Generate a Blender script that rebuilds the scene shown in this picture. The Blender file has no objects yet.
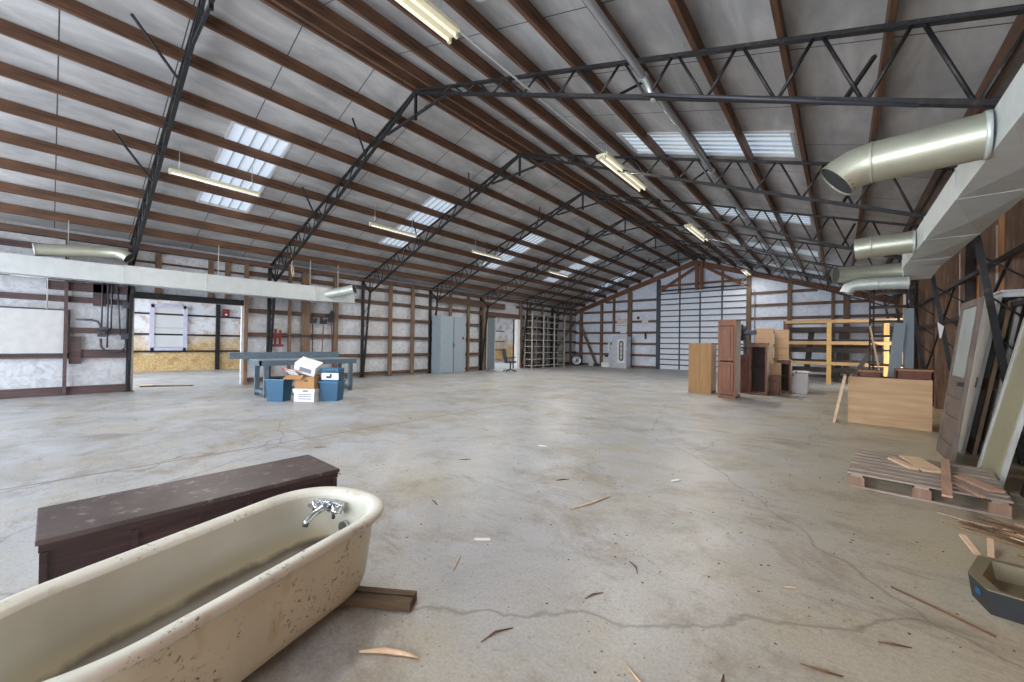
import bpy, bmesh, math, random
from mathutils import Vector, Matrix
R = math.radians
random.seed(11)
SC = bpy.context.scene
COL = SC.collection
ORD = ['first', 'second', 'third', 'fourth', 'fifth', 'sixth', 'seventh', 'eighth', 'ninth', 'tenth',
       'eleventh', 'twelfth', 'thirteenth', 'fourteenth', 'fifteenth', 'sixteenth', 'seventeenth', 'eighteenth']

# ------------------------------------------------------------------ materials
def lin(r, g, b):
    f = lambda c: (c / 255 / 12.92) if c <= 10 else ((c / 255 + .055) / 1.055) ** 2.4
    return (f(r), f(g), f(b), 1)

class NT:
    def __init__(s, name):
        s.m = bpy.data.materials.new(name); s.m.use_nodes = True
        s.t = s.m.node_tree; s.t.nodes.clear()
        s.out = s.n('ShaderNodeOutputMaterial'); s.b = s.n('ShaderNodeBsdfPrincipled')
        s.l(s.b.outputs[0], s.out.inputs[0]); s.co = s.n('ShaderNodeTexCoord')
    def n(s, typ, **kw):
        x = s.t.nodes.new(typ)
        for k, v in kw.items(): setattr(x, k, v)
        return x
    def l(s, a, b): s.t.links.new(a, b)
    def map(s, sc=(1, 1, 1), rot=(0, 0, 0), world=False):
        m = s.n('ShaderNodeMapping'); m.inputs['Scale'].default_value = sc; m.inputs['Rotation'].default_value = rot
        if world: s.l(s.n('ShaderNodeNewGeometry').outputs['Position'], m.inputs[0])
        else: s.l(s.co.outputs['Object'], m.inputs[0])
        return m.outputs[0]
    def noise(s, v, scale, detail=4, rough=.55, dist=0):
        x = s.n('ShaderNodeTexNoise'); x.inputs['Scale'].default_value = scale; x.inputs['Detail'].default_value = detail
        x.inputs['Roughness'].default_value = rough; x.inputs['Distortion'].default_value = dist
        s.l(v, x.inputs['Vector']); return x.outputs['Fac']
    def ramp(s, fac, stops):
        r = s.n('ShaderNodeValToRGB'); e = r.color_ramp.elements
        while len(e) < len(stops): e.new(.5)
        for i, (p, c) in enumerate(stops):
            e[i].position = p; e[i].color = c if len(c) == 4 else (*c, 1)
        s.l(fac, r.inputs[0]); return r.outputs[0]
    def mix(s, f, a, b, mode='MIX'):
        x = s.n('ShaderNodeMix', data_type='RGBA', blend_type=mode)
        for sock, v in ((x.inputs[0], f), (x.inputs[6], a), (x.inputs[7], b)):
            if hasattr(v, 'is_linked'): s.l(v, sock)
            else: sock.default_value = v
        return x.outputs[2]
    def bump(s, h, strength=.2, dist=.02):
        x = s.n('ShaderNodeBump'); x.inputs['Strength'].default_value = strength; x.inputs['Distance'].default_value = dist
        s.l(h, x.inputs['Height']); s.l(x.outputs[0], s.b.inputs['Normal'])
    def set(s, **kw):
        for k, v in kw.items():
            k = {'color': 'Base Color', 'rough': 'Roughness', 'metal': 'Metallic', 'spec': 'Specular IOR Level'}[k]
            if hasattr(v, 'is_linked'): s.l(v, s.b.inputs[k])
            else: s.b.inputs[k].default_value = v
W0, B0, W1 = (0, 0, 0, 1), (0, 0, 0, 1), (1, 1, 1, 1)

def wood(name, dark, light, axis='x', rough=.7, sc=1.0, world=False, stain=.35):
    n = NT(name); a = {'x': (1.2, 16, 16), 'y': (16, 1.2, 16), 'z': (16, 16, 1.2)}[axis]
    v = n.map(tuple(k * sc for k in a), world=world)
    f = n.noise(v, 1.6, 5, .6, .4)
    c = n.ramp(f, [(.3, dark), (.7, light)])
    g = n.noise(n.map(world=world), 2.3, 3)
    c = n.mix(n.ramp(g, [(.45, W0), (.75, (stain, stain, stain, 1))]), c, tuple(x * .45 for x in dark[:3]) + (1,))
    n.set(color=c, rough=rough); n.bump(f, .12, .01); return n.m

def paint(name, col, rough=.5, metal=0, var=.15, wear=None, scale=6):
    n = NT(name); f = n.noise(n.map(), scale, 5, .6)
    d = tuple(c * (1 - var) for c in col[:3]) + (1,)
    c = n.ramp(f, [(.35, d), (.65, col)])
    if wear:
        g = n.noise(n.map(), scale * 3.1, 6, .7)
        c = n.mix(n.ramp(g, [(.56, W0), (.66, W1)]), c, wear)
    n.set(color=c, rough=rough, metal=metal); n.bump(f, .05, .005); return n.m

M = {}
M['purlin'] = wood('dark_purlin_wood', lin(62, 42, 30), lin(116, 82, 60), 'y', stain=.35)
M['girt'] = wood('rough_girt_wood', lin(68, 50, 42), lin(112, 88, 74), 'y', stain=.4)
M['girt_x'] = wood('rough_girt_wood_across', lin(84, 62, 52), lin(134, 106, 90), 'x', stain=.4)
M['post'] = wood('post_wood', lin(84, 64, 52), lin(140, 114, 94), 'z', stain=.4)
M['darkboard'] = wood('dark_board', lin(66, 50, 52), lin(96, 76, 76), 'y')
M['beam'] = wood('gable_beam_wood', lin(92, 58, 44), lin(140, 98, 76), 'x')
M['steel'] = paint('black_steel', lin(36, 36, 39), .5, .2, .4, wear=lin(70, 66, 64))
M['doorsteel'] = paint('dark_grey_steel', lin(74, 80, 94), .5, .3, .3)
M['galv'] = paint('galvanised_steel', lin(190, 196, 192), .42, .35, .12, scale=14)
M['ductgrey'] = paint('dull_duct_metal', lin(198, 204, 206), .5, .3, .1, scale=5)
M['ductyellow'] = paint('duct_metal_warm_reflection', lin(184, 186, 170), .4, .6, .14, scale=4)  # yellow cast of reflected surroundings put into the colour
M['ductshade'] = paint('duct_inside_shade', lin(40, 42, 44), .8)  # for the shade inside open pipe mouths
M['conduit'] = paint('conduit_metal', lin(205, 207, 208), .3, .6, .1)
M['pipegrey'] = paint('grey_pipe_metal', lin(150, 154, 158), .35, .6, .15)
M['oldconduit'] = paint('old_dark_conduit', lin(78, 80, 90), .5, .4, .3)
M['doorskin'] = paint('pale_blue_door_skin', lin(230, 236, 248), .5, 0, .06)
M['lamp'] = paint('cream_lamp_enamel', lin(226, 220, 190), .5, 0, .06)
M['benchgrey'] = paint('bluegrey_bench_paint', lin(96, 114, 128), .5, .1, .2, wear=lin(126, 138, 146))
M['cabgrey'] = paint('grey_locker_paint', lin(142, 155, 166), .45, .1, .06)
M['panelgrey'] = paint('grey_sheet_panel', lin(112, 122, 130), .5, .1, .1)
M['blue'] = paint('blue_plastic', lin(26, 82, 116), .42, 0, .08)
M['bluelid'] = paint('blue_lid_plastic', lin(38, 102, 140), .4, 0, .08)
M['cardboard'] = paint('brown_cardboard', lin(176, 134, 92), .85, 0, .1)
M['whitebox'] = paint('white_box_card', lin(226, 226, 228), .7, 0, .05)
M['ink'] = paint('black_print', lin(58, 58, 66), .7)
M['softprint'] = paint('grey_blue_print', lin(140, 142, 158), .7, 0, .3, scale=40)
M['benchsheen'] = paint('bench_top_sheen', lin(142, 154, 164), .4, .1, .2)  # paler than the frame: reflected light on the top put into the colour
M['red'] = paint('red_print', lin(190, 48, 54), .6, 0, .1)
M['redsign'] = paint('red_sign_paint', lin(122, 40, 44), .5)
M['white'] = paint('white_paint', lin(232, 232, 234), .6, 0, .05)
M['offwhite'] = paint('worn_white_trim', lin(192, 192, 194), .65, 0, .1)
M['black'] = paint('black_plastic', lin(34, 36, 40), .5, 0, .2)
M['fabric'] = paint('grey_black_fabric', lin(58, 66, 80), .85, 0, .2, scale=30)
M['chrome'] = paint('chrome', lin(214, 220, 226), .16, 1, .1)
M['rubber'] = paint('tyre_rubber', lin(38, 40, 44), .8, 0, .2)
M['hub'] = paint('hub_metal', lin(170, 176, 186), .4, .5, .2)
M['silver'] = paint('silver_sheet', lin(204, 208, 220), .4, .4, .15)
M['shelfmetal'] = paint('pale_shelf_metal', lin(196, 192, 186), .5, .3, .15)
M['darkshelf'] = paint('dark_rack_steel', lin(62, 52, 46), .6, .2, .35)
M['oak'] = wood('oak_cabinet', lin(90, 42, 10), lin(136, 74, 24), 'z', .45, 1.4, stain=.2)
M['oakpale'] = wood('pale_cabinet_side', lin(206, 192, 174), lin(224, 212, 196), 'z', .6)
M['tan'] = wood('tan_hardboard', lin(142, 106, 66), lin(164, 128, 86), 'z', .7, .7, stain=.15)
M['ply'] = wood('plywood', lin(176, 142, 106), lin(200, 166, 130), 'x', .65, .5, stain=.15)
M['tanpanel'] = wood('tan_board', lin(176, 142, 112), lin(196, 164, 134), 'x', .7, .5, stain=.2)
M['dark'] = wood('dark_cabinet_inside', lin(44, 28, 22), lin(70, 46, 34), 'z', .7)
M['redwood'] = wood('red_brown_wood', lin(82, 42, 26), lin(122, 68, 44), 'z', .55)
M['yellow'] = wood('yellow_lumber', lin(188, 144, 80), lin(214, 174, 108), 'z', .6, stain=.1)
M['yellow_x'] = wood('yellow_lumber_rail', lin(176, 136, 88), lin(202, 164, 114), 'x', .6, stain=.1)
M['pallet'] = wood('weathered_pallet', lin(128, 114, 104), lin(174, 160, 150), 'x', .8)
M['palletblock'] = wood('pallet_block', lin(124, 98, 80), lin(156, 126, 106), 'z', .8)
M['newboard'] = wood('fresh_board', lin(198, 166, 134), lin(226, 198, 168), 'x', .7, stain=.1)
M['oldboard'] = wood('aged_board', lin(88, 66, 48), lin(126, 100, 76), 'x', .8)
M['darkplank'] = wood('dark_old_plank', lin(70, 56, 42), lin(104, 86, 66), 'x', .8)
M['pinkboard'] = wood('pinkish_board', lin(168, 132, 112), lin(196, 160, 138), 'y', .8)
M['mauve'] = wood('mauve_door_wood', lin(88, 76, 70), lin(118, 104, 96), 'z', .6)
M['greydoor'] = wood('grey_door_paint', lin(152, 150, 146), lin(184, 182, 178), 'z', .6, stain=.3)
M['browndoor'] = wood('brown_door_edge', lin(112, 88, 68), lin(150, 124, 100), 'z', .6)
M['benchtop'] = paint('worn_brown_top', lin(88, 76, 76), .34, 0, .45, wear=lin(136, 124, 120), scale=4)
M['benchside'] = wood('dark_red_brown_side', lin(42, 24, 28), lin(76, 52, 54), 'y', .38)
M['troughrim'] = paint('dull_tan_metal', lin(128, 120, 98), .55, .2, .2)
M['nail'] = paint('rust_brown', lin(110, 76, 52), .8)

def mk_glass(name, col, rough=.25):
    n = NT(name); f = n.noise(n.map(), 3, 4)
    n.set(color=n.ramp(f, [(.3, tuple(c * .8 for c in col[:3]) + (1,)), (.7, col)]), rough=rough, spec=.6); return n.m
M['dirtyglass'] = mk_glass('dusty_door_glass', lin(170, 176, 172))
M['greenglass'] = mk_glass('green_dusty_glass', lin(160, 156, 130), .3)
M['darkglass'] = mk_glass('dark_screen', lin(40, 42, 44), .4)

def mk_emit(name, col, st):
    n = NT(name); n.set(color=(.4, .42, .45, 1))
    n.b.inputs['Emission Color'].default_value = col; n.b.inputs['Emission Strength'].default_value = st; return n.m
SKY_E, WIN_E, TUBE_E = .62, 1.2, .9
M['skypane'] = mk_emit('daylit_fibreglass', (.66, .79, 1, 1), SKY_E)
M['winpane'] = mk_emit('daylit_window_blind', (.78, .74, .68, 1), .25)
M['lilac'] = paint('lilac_white_frame', lin(200, 196, 216), .5)
M['tube'] = mk_emit('lit_tube', (1, .95, .8, 1), TUBE_E)

def mk_foil():
    n = NT('foil_faced_insulation'); v = n.map(world=True)
    f = n.noise(n.map((1, .25, 1), world=True), 3.2, 5, .6, .6)
    g = n.noise(v, .55, 4, .6)
    c = n.ramp(f, [(.3, lin(152, 153, 156)), (.7, lin(202, 201, 202))])
    c = n.mix(n.ramp(g, [(.42, W0), (.72, (.55, .55, .55, 1))]), c, lin(118, 114, 112))
    sx = n.n('ShaderNodeSeparateXYZ'); n.l(n.n('ShaderNodeNewGeometry').outputs['Position'], sx.inputs[0])
    m = n.n('ShaderNodeMath', operation='PINGPONG'); m.inputs[1].default_value = .61; n.l(sx.outputs[1], m.inputs[0])
    lt = n.n('ShaderNodeMath', operation='LESS_THAN'); lt.inputs[1].default_value = .008; n.l(m.outputs[0], lt.inputs[0])
    c = n.mix(lt.outputs[0], c, lin(70, 70, 72))
    n.set(color=c, rough=n.ramp(g, [(.3, (.34,) * 3), (.7, (.55,) * 3)]), metal=.25)
    n.bump(f, .35, .03); return n.m
M['foil'] = mk_foil()

def mk_wallskin(name, axis, ca=lin(166, 170, 178), cb=lin(204, 208, 216)):
    n = NT(name); v = n.map(world=True)
    f = n.noise(v, 5, 6, .65, 1.5); g = n.noise(v, .9, 4, .6)
    c = n.ramp(f, [(.3, ca), (.6, cb)])
    c = n.mix(n.ramp(g, [(.5, W0), (.78, (.5, .5, .5, 1))]), c, lin(168, 152, 132))
    sx = n.n('ShaderNodeSeparateXYZ'); n.l(n.n('ShaderNodeNewGeometry').outputs['Position'], sx.inputs[0])
    m = n.n('ShaderNodeMath', operation='PINGPONG'); m.inputs[1].default_value = .15; n.l(sx.outputs[axis], m.inputs[0])
    n.set(color=c, rough=.42); n.bump(n.mix(.35, f, m.outputs[0]), .25, .03); return n.m
M['skin_left'] = mk_wallskin('white_insulation_left', 2)
M['skin_far'] = mk_wallskin('brightened_insulation_far', 0, lin(196, 206, 226), lin(226, 234, 248))  # extra brightness of the far wall put into its colour

def mk_osb():
    n = NT('stained_strand_board'); v = n.map((1, 3, 2), world=True)
    vo = n.n('ShaderNodeTexVoronoi'); vo.inputs['Scale'].default_value = 9; n.l(v, vo.inputs['Vector'])
    c = n.ramp(vo.outputs['Distance'], [(.05, lin(150, 112, 66)), (.35, lin(194, 160, 106)), (.7, lin(216, 188, 140))])
    h = n.n('ShaderNodeSeparateXYZ'); n.l(n.n('ShaderNodeNewGeometry').outputs['Position'], h.inputs[0])
    st = n.noise(n.map(world=True), 1.1, 4, .6)
    ad = n.n('ShaderNodeMath', operation='MULTIPLY_ADD'); ad.inputs[1].default_value = 1.8; n.l(st, ad.inputs[0]); n.l(h.outputs[2], ad.inputs[2])
    k = n.ramp(n.n('ShaderNodeMapRange').outputs[0], [(.0, W0), (1, W1)]) if False else None
    mr = n.n('ShaderNodeMapRange'); mr.inputs[1].default_value = 1.7; mr.inputs[2].default_value = 2.7; n.l(ad.outputs[0], mr.inputs[0])
    c = n.mix(mr.outputs[0], c, lin(226, 226, 228))
    d = n.noise(n.map((1, 1, 1), world=True), 2.6, 5, .65)
    c = n.mix(n.ramp(d, [(.5, W0), (.68, (.75, .75, .75, 1))]), c, lin(170, 120, 66))
    n.set(color=c, rough=.7); return n.m
M['osb'] = mk_osb()

def mk_plywall():
    n = NT('brown_wall_board'); v = n.map((4, 4, .6), world=True); f = n.noise(v, 2, 5)
    c = n.ramp(f, [(.3, lin(164, 108, 64)), (.7, lin(206, 146, 94))]); n.set(color=c, rough=.7); return n.m
M['plywall'] = mk_plywall()

def mk_floor():
    n = NT('worn_concrete_floor'); v = n.map(world=True)
    big = n.noise(v, .28, 5, .6, .5); mid = n.noise(v, 1.3, 6, .65, .6); fine = n.noise(v, 22, 5, .7)
    c = n.ramp(mid, [(.3, lin(158, 161, 165)), (.55, lin(176, 179, 185)), (.75, lin(186, 189, 197))])
    sx = n.n('ShaderNodeSeparateXYZ'); n.l(n.n('ShaderNodeNewGeometry').outputs['Position'], sx.inputs[0])
    tn = n.noise(v, .75, 6, .7)
    c = n.mix(n.ramp(tn, [(.48, W0), (.66, (.7, .7, .7, 1))]), c, lin(172, 164, 142))
    # tan dust worn in over the aisle on the right hand side, ragged edge
    a = n.n('ShaderNodeMath', operation='MULTIPLY_ADD'); a.inputs[1].default_value = 3.2; n.l(big, a.inputs[0]); n.l(sx.outputs[0], a.inputs[2])
    mr = n.n('ShaderNodeMapRange'); mr.inputs[1].default_value = -.2; mr.inputs[2].default_value = 3.4; n.l(a.outputs[0], mr.inputs[0])
    c = n.mix(mr.outputs[0], c, lin(184, 172, 140))
    d1 = n.noise(n.map((.8, 1.0, 1), world=True), 1.0, 9, .78, .3)
    c = n.mix(n.ramp(d1, [(.5, W0), (.62, (.72, .72, .72, 1))]), c, lin(138, 126, 112))
    d2 = n.noise(n.map((.35, 1.3, 1), (0, 0, .5), world=True), 2.6, 8, .78)
    c = n.mix(n.ramp(d2, [(.57, W0), (.66, (.6, .6, .6, 1))]), c, lin(126, 114, 100))
    gate = n.ramp(n.noise(v, 1.5, 4), [(.5, W0), (.6, W1)])
    for sc_, w0_, w1_ in ((9, .03, .08), (21, .06, .13)):
        vo = n.n('ShaderNodeTexVoronoi'); vo.inputs['Scale'].default_value = sc_; n.l(v, vo.inputs['Vector'])
        c = n.mix(n.mix(1, n.ramp(vo.outputs['Distance'], [(w0_, W1), (w1_, W0)]), gate, 'MULTIPLY'), c, lin(86, 74, 62))
    c = n.mix(n.ramp(fine, [(.56, W0), (.72, (.55, .55, .55, 1))]), c, lin(122, 114, 104))
    c = n.mix(n.ramp(n.noise(v, 60, 3, .7), [(.4, (.25, .25, .25, 1)), (.6, W0)]), c, lin(110, 106, 100))
    jx = n.n('ShaderNodeMath', operation='ADD'); jx.inputs[1].default_value = 5.58; n.l(sx.outputs[0], jx.inputs[0])
    jn = n.n('ShaderNodeMath', operation='MULTIPLY_ADD'); jn.inputs[1].default_value = .05; n.l(mid, jn.inputs[0]); n.l(jx.outputs[0], jn.inputs[2])
    ja = n.n('ShaderNodeMath', operation='ABSOLUTE'); n.l(jn.outputs[0], ja.inputs[0])
    c = n.mix(n.ramp(ja.outputs[0], [(.008, (.8, .8, .8, 1)), (.022, W0)]), c, lin(98, 90, 82))      # dirt filled control joint
    # hairline cracks
    w = n.n('ShaderNodeTexVoronoi', feature='DISTANCE_TO_EDGE'); w.inputs['Scale'].default_value = .33
    dv = n.n('ShaderNodeTexNoise'); dv.inputs['Scale'].default_value = 2.2; dv.inputs['Detail'].default_value = 6; n.l(v, dv.inputs['Vector'])
    ad = n.n('ShaderNodeMix', data_type='VECTOR'); ad.inputs[0].default_value = .25; n.l(v, ad.inputs[4]); n.l(dv.outputs['Color'], ad.inputs[5])
    n.l(ad.outputs[1], w.inputs['Vector'])
    c = n.mix(n.ramp(w.outputs['Distance'], [(.0008, (.6, .6, .6, 1)), (.002, W0)]), c, lin(110, 104, 96))
    rg = n.ramp(mid, [(.3, (.52,) * 3), (.7, (.34,) * 3)])
    n.set(color=c, rough=rg, spec=.5); n.bump(fine, .12, .004); return n.m
M['floor'] = mk_floor()

def mk_tub(name, base, chips):
    n = NT(name); v = n.map(); f = n.noise(v, 3.2, 5, .6); g = n.noise(v, 40, 6, .75); k = n.noise(v, 4.5, 3)
    c = n.ramp(f, [(.3, tuple(x * .86 for x in base[:3]) + (1,)), (.6, base)])
    gate = n.ramp(k, [(.48, W0), (.6, W1)])
    c = n.mix(n.mix(1, n.ramp(g, [(.57, W0), (.61, W1)]), gate, 'MULTIPLY'), c, chips)
    r = n.noise(n.map((9, 9, 2)), 1.4, 4)
    c = n.mix(n.ramp(r, [(.6, W0), (.75, (.5, .5, .5, 1))]), c, lin(164, 140, 96))
    n.set(color=c, rough=.42); n.bump(g, .1, .004); return n.m
M['tubout'] = mk_tub('tub_outer_paint', lin(198, 196, 178), lin(88, 80, 68))
M['tubrim'] = mk_tub('tub_rim_enamel', lin(208, 207, 198), lin(104, 92, 82))
def mk_tubin():
    n = NT('tub_inner_enamel'); v = n.map(); f = n.noise(v, 2.5, 5, .6)
    c = n.ramp(f, [(.3, lin(184, 183, 170)), (.65, lin(200, 200, 189))])
    sx = n.n('ShaderNodeSeparateXYZ'); n.l(n.co.outputs['Object'], sx.inputs[0])
    a = n.n('ShaderNodeMath', operation='MULTIPLY_ADD'); a.inputs[1].default_value = -.10; n.l(f, a.inputs[0]); n.l(sx.outputs[2], a.inputs[2])
    c = n.mix(n.ramp(a.outputs[0], [(.0, (.85, .85, .85, 1)), (.15, (.8, .8, .8, 1)), (.24, W0)]), c, lin(166, 152, 122))
    c = n.mix(n.ramp(a.outputs[0], [(.0, (.9, .9, .9, 1)), (.118, (.9, .9, .9, 1)), (.14, W0)]), c, lin(72, 62, 52))   # dirt left in the bottom
    n.set(color=c, rough=.5); return n.m
M['tubin'] = mk_tubin()

# ------------------------------------------------------------------ geometry helpers
class MB:
    def __init__(s): s.bm = bmesh.new()
    def box(s, c, d, rot=None, bev=0):
        r = bmesh.ops.create_cube(s.bm, size=1); vs = r['verts']
        bmesh.ops.scale(s.bm, vec=Vector(d), verts=vs)
        if bev:
            es = list({e for v in vs for e in v.link_edges})
            q = bmesh.ops.bevel(s.bm, geom=es, offset=bev, segments=2, affect='EDGES', profile=.6)
            vs = list({v for f in q['faces'] for v in f.verts} | {v for v in vs if v.is_valid})
        if rot is not None: bmesh.ops.rotate(s.bm, cent=(0, 0, 0), matrix=rot if isinstance(rot, Matrix) else Matrix.Rotation(rot, 3, 'Z'), verts=vs)
        bmesh.ops.translate(s.bm, vec=Vector(c), verts=vs); return s
    def bb(s, x0, x1, y0, y1, z0, z1, bev=0):
        return s.box(((x0 + x1) / 2, (y0 + y1) / 2, (z0 + z1) / 2), (abs(x1 - x0), abs(y1 - y0), abs(z1 - z0)), None, bev)
    def bar(s, p, q, w, h, up=(0, 0, 1), bev=0):
        p, q = Vector(p), Vector(q); d = q - p; L = d.length; d.normalize(); u = Vector(up)
        if abs(d.dot(u)) > .98: u = Vector((0, 1, 0))
        x = d.cross(u).normalized(); z = x.cross(d)
        m = Matrix((x, d, z)).transposed()
        return s.box((p + q) / 2, (w, L, h), m, bev)
    def tube(s, pts, r, n=10, cap=True):
        pts = [Vector(p) for p in pts]; rings = []
        rs = r if isinstance(r, (list, tuple)) else [r] * len(pts)
        up = Vector((0, 0, 1))
        t0 = (pts[1] - pts[0]).normalized()
        a = t0.cross(up)
        if a.length < .05: a = t0.cross(Vector((1, 0, 0)))
        a.normalize()
        for i, p in enumerate(pts):
            t = ((pts[min(i + 1, len(pts) - 1)] - pts[max(i - 1, 0)])).normalized()
            a = (a - t * a.dot(t)).normalized(); b = t.cross(a)
            rings.append([s.bm.verts.new(p + (a * math.cos(2 * math.pi * k / n) + b * math.sin(2 * math.pi * k / n)) * rs[i]) for k in range(n)])
        for i in range(len(rings) - 1):
            for k in range(n):
                f = s.bm.faces.new((rings[i][k], rings[i][(k + 1) % n], rings[i + 1][(k + 1) % n], rings[i + 1][k])); f.smooth = True
        if cap:
            s.bm.faces.new(rings[0][::-1]); s.bm.faces.new(rings[-1])
        return s
    def poly(s, pts, vec):
        a = [s.bm.verts.new(Vector(p)) for p in pts]; b = [s.bm.verts.new(Vector(p) + Vector(vec)) for p in pts]
        n = len(a); s.bm.faces.new(a[::-1]); s.bm.faces.new(b)
        for i in range(n): s.bm.faces.new((a[i], a[(i + 1) % n], b[(i + 1) % n], b[i]))
        return s
    def loft(s, rings, close=True, cap0=False, cap1=False, smooth=True):
        vr = [[s.bm.verts.new(Vector(p)) for p in r] for r in rings]; n = len(vr[0])
        for i in range(len(vr) - 1):
            for k in range(n if close else n - 1):
                f = s.bm.faces.new((vr[i][k], vr[i][(k + 1) % n], vr[i + 1][(k + 1) % n], vr[i + 1][k])); f.smooth = smooth
        if cap0: s.bm.faces.new(vr[0][::-1])
        if cap1: s.bm.faces.new(vr[-1])
        return s
    def build(s, name, mat, parent=None, kind=None, keep=False):
        bmesh.ops.recalc_face_normals(s.bm, faces=s.bm.faces[:])
        off = Vector((0, 0, 0))
        if parent is None and not keep:
            xs = [v.co for v in s.bm.verts]
            off = Vector(((min(v.x for v in xs) + max(v.x for v in xs)) / 2, (min(v.y for v in xs) + max(v.y for v in xs)) / 2, min(v.z for v in xs)))
            bmesh.ops.translate(s.bm, vec=-off, verts=s.bm.verts[:])
        me = bpy.data.meshes.new(name); s.bm.to_mesh(me); s.bm.free()
        me.materials.append(M[mat] if isinstance(mat, str) else mat)
        o = bpy.data.objects.new(name, me); COL.objects.link(o); o.location = off
        if parent is not None: o.parent = parent
        if kind: o['kind'] = kind
        return o

def tag(o, label, cat, group=None, kind=None):
    o['label'] = label; o['category'] = cat
    if group: o['group'] = group
    if kind: o['kind'] = kind
    return o
def thing(name, label, cat, loc=(0, 0, 0), rz=0, group=None):
    o = bpy.data.objects.new(name, None); COL.objects.link(o); o.location = loc; o.rotation_euler = (0, 0, rz)
    return tag(o, label, cat, group)
def kids(o): return [c for c in COL.objects if c.parent == o]
def copy_tree(o, parent=None):
    c = o.copy(); COL.objects.link(c)
    if parent is not None: c.parent = parent
    for k in kids(o): copy_tree(k, c)
    return c
def struct(mb, name, mat): return mb.build(name, mat, None, 'structure')
def text(body, size, mat, parent, loc, rot, name='lettering'):
    cu = bpy.data.curves.new(name, 'FONT'); cu.body = body; cu.size = size; cu.align_x = 'CENTER'; cu.align_y = 'CENTER'; cu.extrude = .003
    t = bpy.data.objects.new('tmp', cu); COL.objects.link(t)
    dg = bpy.context.evaluated_depsgraph_get(); me = bpy.data.meshes.new_from_object(t.evaluated_get(dg))
    COL.objects.unlink(t); bpy.data.objects.remove(t)
    me.materials.clear(); me.materials.append(M[mat]); o = bpy.data.objects.new(name, me); COL.objects.link(o)
    o.parent = parent; o.location = loc; o.rotation_euler = rot; return o

# ------------------------------------------------------------------ building dimensions
LX, RX, FY, NY = -13.77, 1.85, 23.0, -5.0      # left wall, right wall, far wall, near wall
XR, ZT, P = -6.18, 6.13, .328                  # ridge line, truss apex height, roof pitch
FRAMES = [1.25 + 3.13 * k for k in range(7)]
PH = .19                                       # purlin depth
def roof_z(x, off=0): return ZT + off - P * abs(x - XR)

# ------------------------------------------------------------------ shell
struct(MB().bb(-21.6, RX + .3, NY - .3, FY + 1.2, -.12, 0), 'floor', 'floor')

SKYL = [(2.15, 3.15), (6.85, 7.8), (11.4, 12.4), (15.9, 16.9), (20.4, 21.4)]
def slope_sheet(side, x_in, x_out, sky_in, sky_out):
    mb = MB(); cuts = [NY]
    for a, b in SKYL: cuts += [a, b]
    cuts += [FY + .1]
    for i in range(len(cuts) - 1):
        hole = i % 2 == 1
        segs = [(x_in, sky_in), (sky_out, x_out)] if hole else [(x_in, x_out)]
        for xa, xb in segs:
            y0, y1 = cuts[i], cuts[i + 1]
            za, zb = roof_z(xa, PH), roof_z(xb, PH)
            mb.poly([(xa, y0, za), (xb, y0, zb), (xb, y0, zb + .05), (xa, y0, za + .05)], (0, y1 - y0, 0))
    return mb
cb = slope_sheet(-1, XR, LX - .1, XR - 2.6, XR - 5.35)
c2 = slope_sheet(1, XR, RX + .1, XR + 2.92, XR + 5.62)
tmp = bpy.data.meshes.new('t'); c2.bm.to_mesh(tmp); c2.bm.free(); cb.bm.from_mesh(tmp); bpy.data.meshes.remove(tmp)
struct(cb, 'ceiling', 'foil')

# skylights: ribbed panels set in the roof plane
for side, (xi, xo), sname in ((-1, (XR - 2.6, XR - 5.35), 'left'), (1, (XR + 2.92, XR + 5.62), 'right')):
    for k, (y0, y1) in enumerate(SKYL):
        xc = (xi + xo) / 2; zc = roof_z(xc, PH + .03)
        t = thing('skylight', 'ribbed daylight panel in the %s roof slope, %s one counting from the camera end' % (sname, ORD[k]), 'skylight', (xc, (y0 + y1) / 2, zc), 0, 'roof skylights')
        L = lambda x: (x - xc, roof_z(x, PH + .03) - zc)
        (a, za), (b, zb) = L(xi), L(xo); h = (y1 - y0) / 2
        MB().poly([(a, -h, za), (b, -h, zb), (b, -h, zb + .01), (a, -h, za + .01)], (0, 2 * h, 0)).build('pane', 'skypane', t)
        rb = MB()
        for j in range(6):
            y = -h + .02 + j * (2 * h - .04) / 5
            rb.bar((a, y, za - .012), (b, y, zb - .012), .022, .024, up=(0, 0, 1))
        rb.build('rib', 'galv', t)
        fr = MB()
        for y in (-h, h): fr.bar((a, y, za - .02), (b, y, zb - .02), .05, .06)
        for x, z in ((a, za), (b, zb)): fr.bar((x, -h, z - .02), (x, h, z - .02), .05, .06)
        fr.build('frame', 'offwhite', t)

def wall_sheet(x0, x1, holes, y0, y1, z1):
    mb = MB(); ys = sorted(holes); cur = y0
    for a, b, zt in ys:
        mb.bb(x0, x1, cur, a, 0, z1); mb.bb(x0, x1, a, b, zt, z1); cur = b
    mb.bb(x0, x1, cur, y1, 0, z1); return mb
struct(wall_sheet(LX - .1, LX, [(1.35, 3.68, 2.36), (14.6, 16.5, 2.68)], NY, FY, roof_z(LX, PH)), 'wall_left', 'skin_left')
struct(MB().poly([(LX - .1, FY, 0), (RX + .1, FY, 0), (RX + .1, FY, roof_z(RX + .1, PH)), (XR, FY, roof_z(XR, PH)), (LX - .1, FY, roof_z(LX - .1, PH))], (0, .12, 0)), 'wall_far', 'skin_far')
struct(wall_sheet(RX, RX + .1, [(17.4, 19.4, 2.4)], NY, FY, roof_z(RX, PH)), 'wall_right', 'plywall')  # unseen side opening added at the far end to let daylight in
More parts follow.
